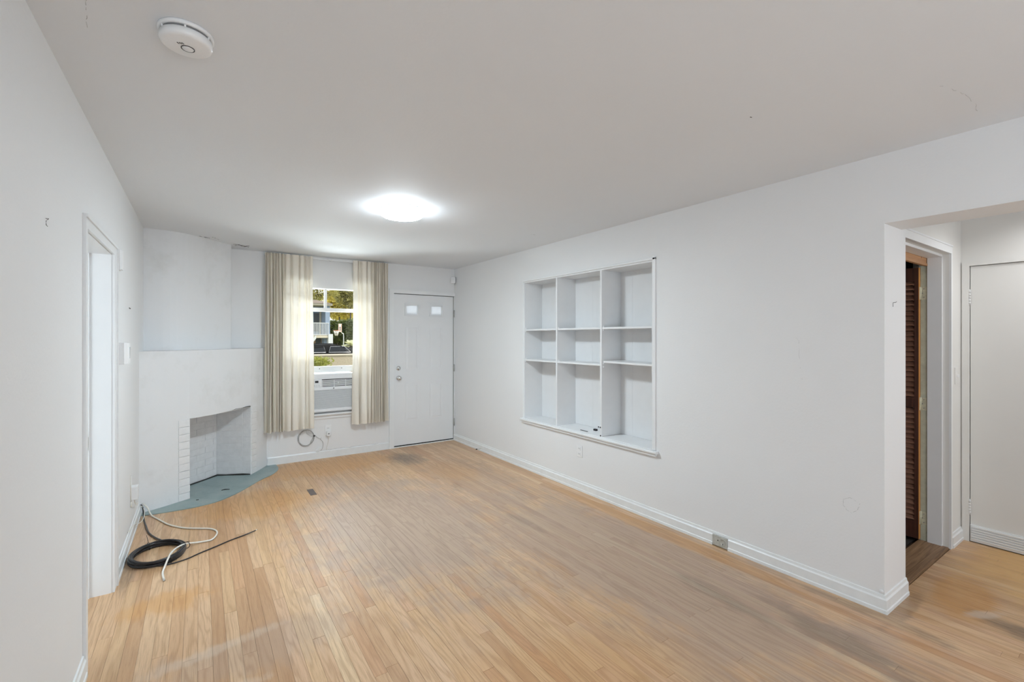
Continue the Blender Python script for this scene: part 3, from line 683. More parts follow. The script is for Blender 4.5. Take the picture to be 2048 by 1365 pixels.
# ------------------------------------------------------------------ curtains
rod = thing('curtain_rod', 'white traverse curtain rod close under the ceiling', 'curtain rod', (1.3, YF - 0.09, 2.40))
m = MB(); m.box(0.60, 2.00, YF - 0.058, YF - 0.042, 2.388, 2.414, 0.003); rr_ = m.build('rail', 'trim_paint', rod)
for xx in (0.60, 1.30, 1.985):
    m = MB(); m.box(xx, xx + 0.014, YF - 0.044, YF, 2.390, 2.410); m.build('bracket', 'trim_paint', rod)
for xx in (1.27, 1.315):
    m = MB(); m.box(xx, xx + 0.02, YF - 0.066, YF - 0.057, 2.392, 2.406, 0.002); m.build('carrier', 'white_plastic', rod)
def curtain(name, label, x_edges, folds, z0, z1, side, seed):
    """folds: list of (x, depth) points, alternating valleys and crests, along the rail"""
    rc = random.Random(seed); rows = 26; per = 7
    def prof(fr):      # fr 0 top .. 1 bottom
        pts = []
        for i, (x, d) in enumerate(folds):
            sp = (x - x_edges[0]) / (x_edges[1] - x_edges[0])
            xx = x + jx[i] * fr + 0.006 * math.sin(fr * 5 + i)
            pinch = 1.0 - 0.25 * math.exp(-((fr - 0.06) / 0.05) ** 2)
            pts.append((xx, YF - 0.100 - d * pinch * (0.82 + 0.25 * fr) + jy[i] * fr, 0))
        return pts
    jx = [rc.uniform(-0.010, 0.010) for _ in folds]; jx[0] = -0.006; jx[-1] = -0.010 if side == 'L' else -0.012
    jy = [rc.uniform(-0.006, 0.006) for _ in folds]
    m = MB(); m.smooth = True; grid = []
    for r_ in range(rows + 1):
        fr = r_ / rows; z = z1 + (z0 - z1) * fr
        line = smooth_pts(prof(fr), per); 
        zb = [(0.004 * math.sin(i * 0.35 + seed)) if r_ == rows else 0 for i in range(len(line))]
        grid.append([(p.x, p.y, z + zb[i]) for i, p in enumerate(line)])
    W = len(grid[0])
    for row in grid: m.v += row
    for r_ in range(rows):
        for i in range(W - 1): m.quadface([r_ * W + i, r_ * W + i + 1, (r_ + 1) * W + i + 1, (r_ + 1) * W + i])
    o = m.build(name, 'curtain_cloth'); tag(o, label, 'curtain', 'curtains at the front window'); return o
def zig(x0, x1, n, d0, d1, jit, rg):
    out = []
    for i in range(n):
        t = i / max(n - 1, 1); out.append((x0 + (x1 - x0) * t + rg.uniform(-jit, jit), (d1 if i % 2 else d0) * rg.uniform(0.75, 1.15)))
    return out
rg = random.Random(21)
fL = [(0.599, -0.030), (0.597, -0.008), (0.602, 0.012)] + zig(0.612, 0.775, 12, -0.034, 0.042, 0.003, rg) + [(0.792, -0.032), (0.815, 0.012), (0.850, 0.016), (0.868, -0.032), (0.882, 0.012), (0.930, 0.017), (0.948, -0.032), (0.965, 0.010), (1.000, 0.015), (1.014, -0.032), (1.028, 0.016), (1.044, -0.032), (1.062, 0.014), (1.082, 0.016), (1.098, 0.002), (1.100, -0.02)]
curtain('curtain', 'wider cream pleated curtain left of the window opening', (0.588, 1.10), fL, 0.392, 2.412, 'L', 3)
fR = [(1.560, -0.02), (1.562, 0.002), (1.580, 0.018), (1.612, 0.016), (1.625, -0.032), (1.640, 0.014), (1.656, -0.032), (1.672, 0.012), (1.712, 0.018), (1.726, -0.032), (1.742, 0.014), (1.775, 0.012), (1.786, -0.032)] + zig(1.800, 1.975, 14, 0.042, -0.034, 0.003, rg) + [(1.990, 0.010), (2.004, -0.05), (2.006, -0.098)]
curtain('curtain', 'narrower cream pleated curtain beside the front door', (1.560, 2.006), fR, 0.388, 2.412, 'R', 5)

# ------------------------------------------------------------------ air conditioner
AX0, AX1, AZ0, AZ1, AY = 1.085, 1.615, 0.562, 1.022, YF - 0.052
ac = thing('air_conditioner', 'white window air conditioner with slatted grille under the sash', 'air conditioner', (1.35, AY, AZ0))
m = MB(); m.box(AX0, AX1, AY + 0.022, YF + 0.32, AZ0, AZ1 - 0.004, 0.006); m.build('case', 'ac_plastic', ac)
m = MB(); m.box(AX0 - 0.004, AX1 + 0.004, AY, AY + 0.026, 0.955, AZ1, 0.006); m.build('top_panel', 'ac_plastic', ac)
m = MB(); m.box(AX0 - 0.004, 1.205, AY - 0.002, AY + 0.026, 0.866, 0.956, 0.004); cp = m.build('control_panel', 'ac_plastic', ac)
m = MB(); m.box(1.128, 1.166, AY - 0.0035, AY - 0.0015, 0.918, 0.944); m.build('display', 'black_plastic', cp)
for i_ in range(3):
    m = MB(); m.lathe([(0.006, 0), (0.006, 0.002), (0.004, 0.003)], 12, Matrix.Translation((1.122 + i_ * 0.026, AY - 0.0015, 0.886)) @ Matrix.Rotation(R(90), 4, 'X')); m.build('button', 'ac_grille', cp)
m = MB(); m.box(1.205, AX1 + 0.002, AY + 0.020, AY + 0.026, 0.866, 0.956); m.box(1.205, AX1 + 0.004, AY, AY + 0.024, 0.950, 0.958); vent = m.build('outlet_vent', 'gap_dark', ac)
for i_ in range(7):
    z = 0.874 + i_ * 0.0115; m = MB(); m.box(1.207, AX1, AY + 0.002, AY + 0.020, z, z + 0.0065); m.build('vane', 'ac_plastic', vent)
for xx in (1.207, 1.345, 1.48, 1.606):
    m = MB(); m.box(xx, xx + 0.006, AY + 0.001, AY + 0.020, 0.868, 0.952); m.build('vane_rib', 'ac_plastic', vent)
m = MB(); m.box(1.385, 1.402, AY - 0.004, AY + 0.006, 0.905, 0.918, 0.002); m.build('vane_tab', 'ac_plastic', vent)
m = MB(); m.box(AX0 - 0.004, AX1 + 0.004, AY - 0.002, AY + 0.026, 0.826, 0.866, 0.004); bd = m.build('middle_band', 'ac_plastic', ac)
m = MB(); m.lathe([(0.008, 0), (0.008, 0.002), (0, 0.003)], 12, Matrix.Translation((1.34, AY - 0.002, 0.846)) @ Matrix.Rotation(R(90), 4, 'X')); m.build('badge', 'grey_plastic', bd)
m = MB(); m.box(AX0, AX1, AY + 0.014, AY + 0.022, 0.600, 0.828); m.box(AX0 - 0.004, AX0 + 0.010, AY, AY + 0.024, 0.60, 0.83); m.box(AX1 - 0.010, AX1 + 0.004, AY, AY + 0.024, 0.60, 0.83); gr = m.build('intake_grille', 'ac_grille', ac)
m = MB(); m.box(AX0 + 0.010, AX1 - 0.010, AY + 0.001, AY + 0.014, 0, 0.0062); sl0 = m.build('slat', 'ac_plastic', gr)
for i_ in range(17):
    z = 0.604 + i_ * 0.0130
    if i_ == 0: sl0.location.z += z
    else:
        c_ = copy_part(sl0, gr); c_.location.z = sl0.location.z + i_ * 0.0130
m = MB(); m.box(AX0 - 0.004, AX1 + 0.004, AY - 0.003, AY + 0.026, 0.566, 0.602, 0.006); m.build('bottom_band', 'ac_plastic', ac)
# ------------------------------------------------------------------ front door
DY = YF + 0.012
LT = ((2.288, 2.442), (2.644, 2.800)); LZ0, LZ1 = 1.778, 1.892
m = MB(); m.box(2.116, 2.983, DY, DY + 0.044, 0.018, LZ0); m.box(2.116, 2.983, DY, DY + 0.044, LZ1, 2.038)
for qa, qb in ((2.116, LT[0][0]), (LT[0][1], LT[1][0]), (LT[1][1], 2.983)): m.box(qa, qb, DY, DY + 0.044, LZ0, LZ1)
d1 = struct(m.build('door_1', 'door_paint'), 'white panelled front door with two small frosted lights', 'door')
def ring(m, x0, x1, z0, z1, y, wd, dep):
    m.box(x0, x1, y - dep, y, z0, z0 + wd); m.box(x0, x1, y - dep, y, z1 - wd, z1); m.box(x0, x0 + wd, y - dep, y, z0 + wd, z1 - wd); m.box(x1 - wd, x1, y - dep, y, z0 + wd, z1 - wd)
for x0, x1 in ((2.262, 2.468), (2.618, 2.826)):
    m = MB(); ring(m, x0, x1, 1.752, 1.918, DY, 0.016, 0.012); ring(m, x0 + 0.014, x1 - 0.014, 1.766, 1.904, DY, 0.012, 0.007); lf = m.build('light_frame', 'door_paint', d1)
    m = MB(); m.box(x0 + 0.022, x1 - 0.022, DY + 0.010, DY + 0.014, 1.770, 1.900); m.build('pane', 'frosted', lf)
for z0, z1 in ((1.012, 1.625), (0.335, 0.845)):
    for x0, x1 in ((2.268, 2.462), (2.622, 2.818)):
        m = MB(); ring(m, x0, x1, z0, z1, DY, 0.007, 0.003); 
        bm = bmesh.new(); bmesh.ops.create_cube(bm, size=1)
        for v in bm.verts:
            fr_ = v.co.y < 0; ins = 0.040 if fr_ else 0.018
            v.co = Vector(((x0 + ins) if v.co.x < 0 else (x1 - ins), DY - 0.0035 if fr_ else DY + 0.001, (z0 + ins) if v.co.z < 0 else (z1 - ins)))
        m.bm(bm); m.build('panel', 'door_paint', d1)
RX = Matrix.Rotation(R(90), 4, 'X')
m = MB(); m.lathe([(0.030, 0), (0.030, 0.005), (0.026, 0.009), (0.019, 0.010), (0.019, 0.020), (0.0, 0.021)], 28, Matrix.Translation((2.176, DY, 1.052)) @ RX); m.box(2.172, 2.180, DY - 0.034, DY - 0.018, 1.036, 1.068, 0.002); m.build('deadbolt', 'chrome', d1)
m = MB(); m.lathe([(0.032, 0), (0.032, 0.005), (0.024, 0.010), (0.012, 0.014), (0.011, 0.030), (0.020, 0.036), (0.027, 0.046), (0.027, 0.056), (0.020, 0.064), (0.0, 0.066)], 28, Matrix.Translation((2.178, DY, 0.922)) @ RX); m.build('knob', 'chrome', d1)
for z in (1.80, 1.03, 0.26):
    m = MB(); m.tube([(2.988, YF - 0.012, z - 0.05), (2.988, YF - 0.012, z + 0.05)], 0.0065, 8)
    for q in (-0.03, -0.01, 0.01, 0.03): m.box(2.980, 2.996, YF - 0.019, YF - 0.011, z + q - 0.001, z + q + 0.001)
    m.build('hinge', 'steel', d1)
m = MB(); m.box(2.116, 2.983, DY - 0.006, DY + 0.02, 0.012, 0.024); m.build('door_sweep', 'gap_dark', d1)
# shade of the door gaps put in as near-black strips beside and behind the slab
m = MB(); m.box(DX0, 2.14, DY + 0.046, DY + 0.06, 0.012, DZ1); m.box(2.96, DX1, DY + 0.046, DY + 0.06, 0.012, DZ1); m.box(2.14, 2.96, DY + 0.046, DY + 0.06, 2.02, DZ1); m.box(2.9835, DX1, DY + 0.003, DY + 0.044, 0.014, 2.040); m.box(DX0, 2.1155, DY + 0.003, DY + 0.044, 0.014, 2.040); m.box(2.14, 2.96, DY + 0.046, DY + 0.06, 0.012, 0.05); m.build('gap_shade', 'gap_dark', d1)

# corner motion sensor
ms = thing('motion_sensor', 'small white motion sensor high in the corner above the front door hinge', 'sensor', (2.965, YF - 0.03, 2.27))
Tm = Matrix.Translation((2.962, YF - 0.038, 2.272)) @ Matrix.Rotation(R(-42), 4, 'Z')
bm = bmesh.new(); bmesh.ops.create_cube(bm, size=1); bmesh.ops.scale(bm, vec=(0.062, 0.034, 0.092), verts=bm.verts[:]); bmesh.ops.bevel(bm, geom=bm.edges[:], offset=0.006, segments=2, affect='EDGES')
m = MB(); m.bm(bm, Tm); m.build('housing', 'white_plastic', ms)
bm = bmesh.new(); bmesh.ops.create_cube(bm, size=1); bmesh.ops.scale(bm, vec=(0.046, 0.004, 0.034), verts=bm.verts[:])
m = MB(); m.bm(bm, Tm @ Matrix.Translation((0, -0.0175, 0.012))); m.build('lens', 'shelf_paint', ms)

# ------------------------------------------------------------------ built-in shelves
sh = thing('built_in_shelf', 'white built-in shelf niche of nine compartments in the long wall', 'shelf', (XR, 3.3, NZ0))
xb = XR + ND
p12 = atX(1265, 700, xb).y; p21 = atX(1185, 800, xb).y
for a, b in ((NY0, p12), (p12, p21), (p21, NY1)):
    m = MB(); m.box(xb, xb + 0.018, a + 0.0004, b - 0.0004, NZ0, NZ1); m.build('back_panel', 'shelf_paint', sh)
m = MB(); m.box(XR + 0.002, xb, NY0, NY0 + 0.018, NZ0, NZ1); m.build('side_panel', 'shelf_paint', sh)
m = MB(); m.box(XR + 0.002, xb, NY1 - 0.018, NY1, NZ0, NZ1); m.build('side_panel', 'shelf_paint', sh)
m = MB(); m.box(XR + 0.002, xb, NY0 + 0.018, NY1 - 0.018, NZ1 - 0.018, NZ1); m.build('top_panel', 'shelf_paint', sh)
m = MB(); m.box(XR - 0.006, xb, NY0, NY1, NZ0 - 0.022, NZ0, 0.003); m.build('bottom_board', 'shelf_paint', sh)
dvs = [3.614, 2.987]
for y in dvs:
    m = MB(); m.box(XR - 0.002, xb, y - 0.010, y + 0.010, NZ0, NZ1 - 0.018, 0.002); m.build('divider', 'shelf_paint', sh)
cells = [(NY1 - 0.018, dvs[0] + 0.010), (dvs[0] - 0.010, dvs[1] + 0.010), (dvs[1] - 0.010, NY0 + 0.018)]
for ci, (a, b) in enumerate(cells):
    for z in (1.543, 1.209):
        m = MB(); m.box(XR + 0.004, xb, b + 0.001, a - 0.001, z - 0.009, z + 0.009, 0.003); o = m.build('shelf_board', 'shelf_paint', sh)
        if ci == 2 and z < 1.3: o.rotation_euler = (R(0.6), 0, 0); o.location.z -= 0.0
        for yy in (a - 0.006, b + 0.006):
            for zz in ((0.014,) if ci == 1 else (0.014, -0.016)):
                m = MB(); m.box(XR + 0.012, XR + 0.026, yy - 0.006, yy + 0.006, z + zz - 0.005, z + zz + 0.007, 0.002); m.build('shelf_clip', 'white_plastic', sh)
m = MB(); m.box(XR - 0.012, XR + 0.006, NY0 - 0.024, NY0 + 0.004, NZ0, NZ1 + 0.022, 0.003); m.build('face_trim', 'trim_paint', sh)
m = MB(); m.box(XR - 0.012, XR + 0.006, NY0 - 0.024, NY1 + 0.006, NZ1 - 0.004, NZ1 + 0.014, 0.003); m.build('face_trim', 'trim_paint', sh)
m = MB(); m.box(XR - 0.006, XR + 0.006, NY1 - 0.004, NY1 + 0.008, NZ0, NZ1 + 0.010, 0.002); m.build('face_trim', 'trim_paint', sh)
m = MB(); m.sweep([(-0.005, 0.0), (0.034, 0.0), (0.038, 0.006), (0.038, 0.016), (0.032, 0.022), (-0.005, 0.022)], NY0 - 0.05, NY1 + 0.02, 'y', (XR, -1))
for i_ in range(len(m.v)): v = m.v[i_]; m.v[i_] = (v[0], v[1], v[2] + NZ0 - 0.026)
m.build('sill_nosing', 'trim_paint', sh)
m = MB(); m.box(XR - 0.022, XR, NY0 - 0.036, NY1 + 0.012, NZ0 - 0.050, NZ0 - 0.027, 0.004); m.build('sill_apron', 'trim_paint', sh)
# small things left in the niche
a, b = atZ(1161, 860, NZ0 + .004), atZ(1175, 863.5, NZ0 + .004)
m = MB(); m.box(a.x - 0.004, a.x + 0.004, b.y, a.y, NZ0, NZ0 + 0.005, 0.001)
tag(m.build('metal_strip', 'black_plastic'), 'thin black strip lying at the front of the middle bottom compartment', 'strip')
a = atZ(1191, 862, NZ0)
m = MB(); m.box(a.x - 0.012, a.x + 0.012, a.y - 0.018, a.y + 0.018, NZ0, NZ0 + 0.018, 0.002)
tag(m.build('magnetic_catch', 'black_plastic'), 'small black block standing beside the right shelf divider', 'catch')
for u, v in ((1197, 854.5), (1200.5, 855.5), (1201, 872)):
    q = atX(u, v, XR - 0.003); m = MB(); m.lathe([(0.007, 0), (0.007, 0.002), (0, 0.003)], 8, Matrix.Translation((XR - 0.002, q.y, q.z)) @ Matrix.Rotation(R(-90), 4, 'Y')); m.build('screw_hole', 'black_plastic', sh)

# ------------------------------------------------------------------ outlets, switches, small wall fittings
def outlet_x(name, label, xw, sgn, yc, zc, wd=0.074, ht=0.115):
    t = thing(name, label, 'outlet', (xw, yc, zc))
    m = MB(); m.box(min(xw, xw + sgn * 0.006), max(xw, xw + sgn * 0.006), yc - wd / 2, yc + wd / 2, zc - ht / 2, zc + ht / 2, 0.002); m.build('cover_plate', 'white_plastic', t)
    for dz in (-0.026, 0.026):
        m = MB(); xs = sorted((xw + sgn * 0.005, xw + sgn * 0.0085)); m.box(xs[0], xs[1], yc - 0.017, yc + 0.017, zc + dz - 0.016, zc + dz + 0.016, 0.0015); rc_ = m.build('receptacle', 'white_plastic', t)
        for dy in (-0.007, 0.007):
            m = MB(); xs = sorted((xw + sgn * 0.008, xw + sgn * 0.0092)); m.box(xs[0], xs[1], yc + dy - 0.0016, yc + dy + 0.0016, zc + dz - 0.003, zc + dz + 0.008); m.build('slot', 'grey_plastic', rc_)
    return t
outlet_x('wall_outlet', 'white duplex outlet on the wall below the shelf niche', XR, -1, 3.268, 0.372, 0.074, 0.108)
# old receptacle set in the baseboard
bo = thing('baseboard_outlet', 'old grey outlet set into the right baseboard', 'outlet', (XR - 0.016, 1.829, 0.045))
m = MB(); m.box(XR - 0.019, XR - 0.002, 1.774, 1.884, 0.006, 0.077, 0.002); m.build('cover_plate', 'old_plate', bo)
m = MB(); m.lathe([(0.024, 0), (0.024, 0.003), (0.020, 0.003), (0.019, 0.001), (0.0, 0.001)], 24, Matrix.Translation((XR - 0.0185, 1.806, 0.044)) @ Matrix.Rotation(R(-90), 4, 'Y')); rc_ = m.build('receptacle', 'old_plate', bo)
m = MB(); m.box(XR - 0.0215, XR - 0.0192, 1.803, 1.806, 0.026, 0.036); m.build('slot', 'black_plastic', rc_)
m = MB(); m.lathe([(0.004, 0), (0.003, 0.002), (0, 0.002)], 10, Matrix.Translation((XR - 0.019, 1.842, 0.046)) @ Matrix.Rotation(R(-90), 4, 'Y')); m.build('screw', 'gap_dark', bo)
# outlet under the window with plug-in adapter and cord
fo = thing('wall_outlet', 'white outlet with a plugged-in adapter below the air conditioner', 'outlet', (1.286, YF, 0.33))
m = MB(); m.box(1.250, 1.322, YF - 0.006, YF, 0.272, 0.395, 0.002); m.build('cover_plate', 'white_plastic', fo)
m = MB(); m.box(1.269, 1.303, YF - 0.009, YF - 0.005, 0.340, 0.372, 0.0015); rc_ = m.build('receptacle', 'white_plastic', fo)
for dx in (-0.007, 0.007):
    m = MB(); m.box(1.286 + dx - 0.0018, 1.286 + dx + 0.0018, YF - 0.0098, YF - 0.0088, 0.353, 0.364); m.build('slot', 'grey_plastic', rc_)
pl = thing('plug_adapter', 'white plug adapter with a thin cord in the window outlet', 'plug', (1.286, YF - 0.02, 0.295))
m = MB(); m.box(1.264, 1.308, YF - 0.045, YF - 0.006, 0.268, 0.322, 0.005); m.build('body', 'white_plastic', pl)
m = MB(); m.lathe([(0.009, 0), (0.008, 0.001), (0, 0.0012)], 12, Matrix.Translation((1.286, YF - 0.045, 0.296)) @ RX); m.build('socket', 'grey_plastic', pl)
m = MB(); m.tube(smooth_pts([(1.287, YF - 0.03, 0.268), (1.288, YF - 0.022, 0.22), (1.278, YF - 0.014, 0.16), (1.268, YF - 0.012, 0.12), (1.27, YF - 0.016, 0.094)]), 0.0022, 6); m.build('cord', 'white_cable', pl)
# coil of grey wire on the wall
gc = thing('wire_coil', 'loop of thin grey wire hanging on the wall under the left curtain', 'cable', (1.04, YF - 0.01, 0.27))
m = MB(); pts = []
for i_ in range(66):
    a = math.pi / 2 + 0.35 + i_ / 26 * 2 * math.pi; rr2 = 0.093 + 0.006 * math.sin(i_ * 0.31)
    pts.append((1.037 + rr2 * math.cos(a) * 0.92, YF - 0.008 - 0.0035 * (i_ % 26) / 26 - 0.003 * (i_ // 26), 0.268 + rr2 * math.sin(a)))
pts += smooth_pts([pts[-1], (1.125, YF - 0.014, 0.285), (1.160, YF - 0.012, 0.262), (1.200, YF - 0.010, 0.232), (1.226, YF - 0.010, 0.19), (1.222, YF - 0.012, 0.13), (1.200, YF - 0.018, 0.10)], 5)[1:]
m.tube(pts, 0.0026, 6); m.build('wire', 'grey_cable', gc)
m = MB(); m.tube(smooth_pts([(1.04, YF - 0.016, 0.366), (1.045, YF - 0.016, 0.32), (1.09, YF - 0.016, 0.288), (1.13, YF - 0.014, 0.284)]), 0.0022, 6); m.build('wire', 'grey_cable', gc)
m = MB(); m.box(1.116, 1.136, YF - 0.022, YF - 0.006, 0.276, 0.292, 0.003); m.build('tie', 'black_rubber', gc)
m = MB(); bm = bmesh.new(); bmesh.ops.create_cube(bm, size=1); bmesh.ops.scale(bm, vec=(0.072, 0.022, 0.042), verts=bm.verts[:]); bmesh.ops.bevel(bm, geom=bm.edges[:], offset=0.008, segments=2, affect='EDGES')
m.bm(bm, Matrix.Translation((1.178, YF - 0.013, 0.115)) @ Matrix.Rotation(R(-35), 4, 'Y')); m.build('plug', 'white_plastic', gc)
m = MB(); m.tube([(1.196, YF - 0.008, 0.232), (1.206, YF - 0.006, 0.252)], 0.0018, 6); m.build('staple', 'grey_plastic', gc)
crack(wall_far, [(1.26, YF - 0.012, 0.112), (1.30, YF - 0.013, 0.096), (1.36, YF - 0.013, 0.100), (1.46, YF - 0.013, 0.097), (1.66, YF - 0.013, 0.098), (1.9, YF - 0.013, 0.096)], 0.0013, 'crack_soft', (0, 1, 0))
# wall boxes on the left wall
def wbox(name, label, y0, y1, z0, z1, d, lip):
    t = thing(name, label, 'wall box', (XL, (y0 + y1) / 2, z0))
    m = MB(); m.box(XL, XL + d * 0.72, y0, y1, z0, z1, 0.003); m.build('back_box', 'white_plastic', t)
    m = MB(); b_ = len(m.v)
    pts = [(XL + d * 0.70, y0 + 0.002), (XL + d * 0.94, y0 + lip), (XL + d, y0 + lip * 2), (XL + d, y1 - lip), (XL + d * 0.70, y1 - 0.002)]
    m.prism(pts, z0 + 0.003, z1 - 0.003); m.build('front_cover', 'white_plastic', t); return t
t = wbox('door_chime', 'slim white chime box at the top of the left doorway casing', 3.580, 3.64, 1.862, 1.985, 0.032, 0.006)
m = MB(); m.box(XL + 0.004, XL + 0.012, 3.578, 3.581, 1.955, 1.978); m.build('bracket', 'grey_plastic', t)
t = wbox('thermostat', 'white thermostat box beside the left doorway at shoulder height', 3.605, 3.735, 1.296, 1.428, 0.056, 0.016)
m = MB(); m.box(XL + 0.0545, XL + 0.058, 3.66, 3.70, 1.33, 1.40, 0.001); m.build('dial_window', 'chrome', t)
# phone box near the floor
jb = thing('junction_box', 'small white cable box low on the left wall by the fireplace', 'cable box', (XL, 4.30, 0.3))
m = MB(); m.box(XL, XL + 0.040, 4.30, 4.37, 0.278, 0.372, 0.003); m.build('box', 'white_plastic', jb)
m = MB(); m.tube([(XL + 0.003, 4.285, 0.25), (XL + 0.003, 4.285, 0.43), (XL + 0.003, 4.31, 0.455)], 0.003, 6); m.tube([(XL + 0.005, 4.285, 0.235), (XL + 0.005, 4.285, 0.27)], 0.005, 6); m.build('conduit', 'white_cable', jb)
m = MB(); m.tube(smooth_pts([(XL + 0.02, 4.305, 0.28), (XL + 0.022, 4.36, 0.235), (XL + 0.02, 4.50, 0.19), (XL + 0.012, 4.64, 0.165)]), 0.0028, 6); m.build('wire', 'white_cable', jb)
# hall light switch and wall hook
sw = thing('light_switch', 'white light switch on the short hall wall', 'light switch', (4.44, GY, 1.19))
m = MB(); m.box(4.400, 4.472, GY - 0.006, GY, 1.130, 1.246, 0.002); m.build('cover_plate', 'hall_paint', sw)
m = MB(); m.box(4.430, 4.442, GY - 0.016, GY - 0.005, 1.178, 1.198, 0.002); m.build('toggle', 'white_plastic', sw)
q = atY(1786, 606, YC)
m = MB(); m.tube([(q.x, YC, q.z), (q.x, YC - 0.012, q.z + 0.001), (q.x + 0.006, YC - 0.014, q.z + 0.006)], 0.0016, 6); m.tube([(q.x - 0.002, YC - 0.001, q.z - 0.002), (q.x - 0.002, YC - 0.001, q.z - 0.022)], 0.0012, 6)
tag(m.build('wall_hook', 'grey_plastic'), 'tiny nail hook on the end of the right wall', 'hook')
q = atY(1764, 1183, YC)
m = MB(); m.lathe([(0.011, 0), (0.010, 0.004), (0.004, 0.006), (0, 0.006)], 14, Matrix.Translation((XR - 0.002, YC + 0.012, 0.108)) @ Matrix.Rotation(R(-90), 4, 'Y'))
tag(m.build('corner_button', 'trim_paint'), 'small painted bumper just above the baseboard at the wall corner', 'bumper')
# spring door stop
ds = thing('door_stop', 'small spring door stop with black tip on the right baseboard', 'door stop', (XR - 0.018, 5.10, 0.035))
pts = []
for i_ in range(60): a = i_ * 0.9; pts.append((XR - 0.018 - i_ * 0.001, 5.10 + 0.005 * math.cos(a), 0.035 + 0.005 * math.sin(a)))
m = MB(); m.tube(pts, 0.0011, 5); m.build('spring', 'steel', ds)
m = MB(); m.tube([(XR - 0.076, 5.10, 0.035), (XR - 0.094, 5.10, 0.035)], 0.007, 10); m.build('tip', 'black_rubber', ds)

# ------------------------------------------------------------------ cables on the floor
bc = thing('black_cable', 'black cable coil lying on the oak floor by the left baseboard', 'cable', (-0.25, 3.87, 0))
CXc, CYc = -0.232, 3.86
r_ = random.Random(9)
lay = []
for j in range(11):
    lay.append((0.150 + r_.uniform(-0.012, 0.010), 0.176 + r_.uniform(-0.014, 0.010), r_.uniform(-0.008, 0.008), r_.uniform(-0.010, 0.010), 0.006 + (j // 3) * 0.011 + r_.uniform(-0.001, 0.002)))
pts = []
NT_ = 40
for j, (rx, ry, ox, oy, z) in enumerate(lay):
    nx = lay[min(j + 1, len(lay) - 1)]
    for i_ in range(NT_):
        t = i_ / NT_; a = 2 * math.pi * t + 1.1
        f_ = lambda q: lay[j][q] * (1 - t) + nx[q] * t
        pts.append((CXc + f_(2) + f_(0) * math.cos(a), CYc + f_(3) + f_(1) * math.sin(a), f_(4) + 0.002 * math.sin(3 * a + j)))
start = [(-0.405, 4.86, 0.075), (-0.388, 4.80, 0.060), (-0.372, 4.68, 0.006), (-0.345, 4.50, 0.006), (-0.315, 4.335, 0.006), (-0.268, 4.20, 0.008), (-0.225, 4.10, 0.012)]
head = smooth_pts([*start, pts[2]], 6)
m = MB(); m.tube(head + pts[3:], 0.0058, 7); m.build('coil', 'black_rubber', bc)
tail = smooth_pts([(-0.33, 3.74, 0.014), (-0.25, 3.69, 0.010), (-0.17, 3.668, 0.006), (-0.08, 3.69, 0.005), (0.0, 3.745, 0.005), (0.09, 3.80, 0.005), (0.176, 3.856, 0.005), (0.26, 3.895, 0.006), (0.343, 3.928, 0.012)], 6)
m = MB(); m.tube(tail, 0.0042, 7); m.build('loose_end', 'black_rubber', bc)
m = MB(); m.tube([tail[-1], tail[-1] + Vector((0.012, 0.004, 0.003))], 0.0030, 6); m.build('connector', 'chrome', bc)
for a in (2.0, 5.2, 0.15):
    m = MB(); q = Vector((CXc + 0.148 * math.cos(a), CYc + 0.172 * math.sin(a), 0.022)); ring_ = []
    rd = Vector((math.cos(a), math.sin(a), 0))
    for i_ in range(14): th = 2 * math.pi * i_ / 14; ring_.append(q + rd * (0.026 * math.cos(th)) + Vector((0, 0, 0.026 * math.sin(th))))
    m.tube([p if p.z > 0.003 else Vector((p.x, p.y, 0.003)) for p in ring_], 0.002, 5, True); m.tube([ring_[3], ring_[3] + (Vector((-0.01, 0.005, 0.05)) if a == 2.0 else Vector((0.02, -0.01, 0.004)))], 0.0015, 5); m.build('cable_tie', 'black_rubber', bc)
wc = thing('white_cable', 'loose cream cable snaking over the floor and the black coil', 'cable', (0, 4.2, 0))
wp = [(-0.395, 4.85, 0.085), (-0.36, 4.80, 0.065), (-0.33, 4.745, 0.012), (-0.265, 4.59, 0.007), (-0.194, 4.429, 0.007), (-0.097, 4.295, 0.007), (0.0, 4.22, 0.007), (0.061, 4.172, 0.007), (0.098, 4.105, 0.007), (0.101, 4.03, 0.007), (0.072, 3.945, 0.007), (0.03, 3.93, 0.008), (-0.025, 3.925, 0.014), (-0.085, 3.875, 0.038), (-0.130, 3.800, 0.052), (-0.162, 3.715, 0.050), (-0.185, 3.62, 0.016), (-0.192, 3.55, 0.007), (-0.180, 3.447, 0.007)]
m = MB(); m.tube(smooth_pts(wp, 6), 0.0058, 8); m.build('cable', 'white_cable', wc)
m = MB(); e = Vector(wp[-1]); m.tube([e + Vector((-0.001, 0.004, 0)), e + Vector((0.002, -0.010, 0))], 0.0064, 8); m.tube([e + Vector((0.002, -0.010, 0)), e + Vector((0.0025, -0.016, 0))], 0.0022, 6); m.build('cut_end', 'steel', wc)
ws = thing('thin_wire', 'thin pale wire looping down over the left baseboard', 'cable', (-0.39, 4.6, 0))
m = MB(); m.tube(smooth_pts([(-0.400, 4.83, 0.075), (-0.375, 4.76, 0.050), (-0.372, 4.62, 0.030), (-0.385, 4.45, 0.055), (-0.398, 4.30, 0.098), (-0.412, 4.10, 0.115)]), 0.0028, 6); m.build('wire', 'white_cable', ws)

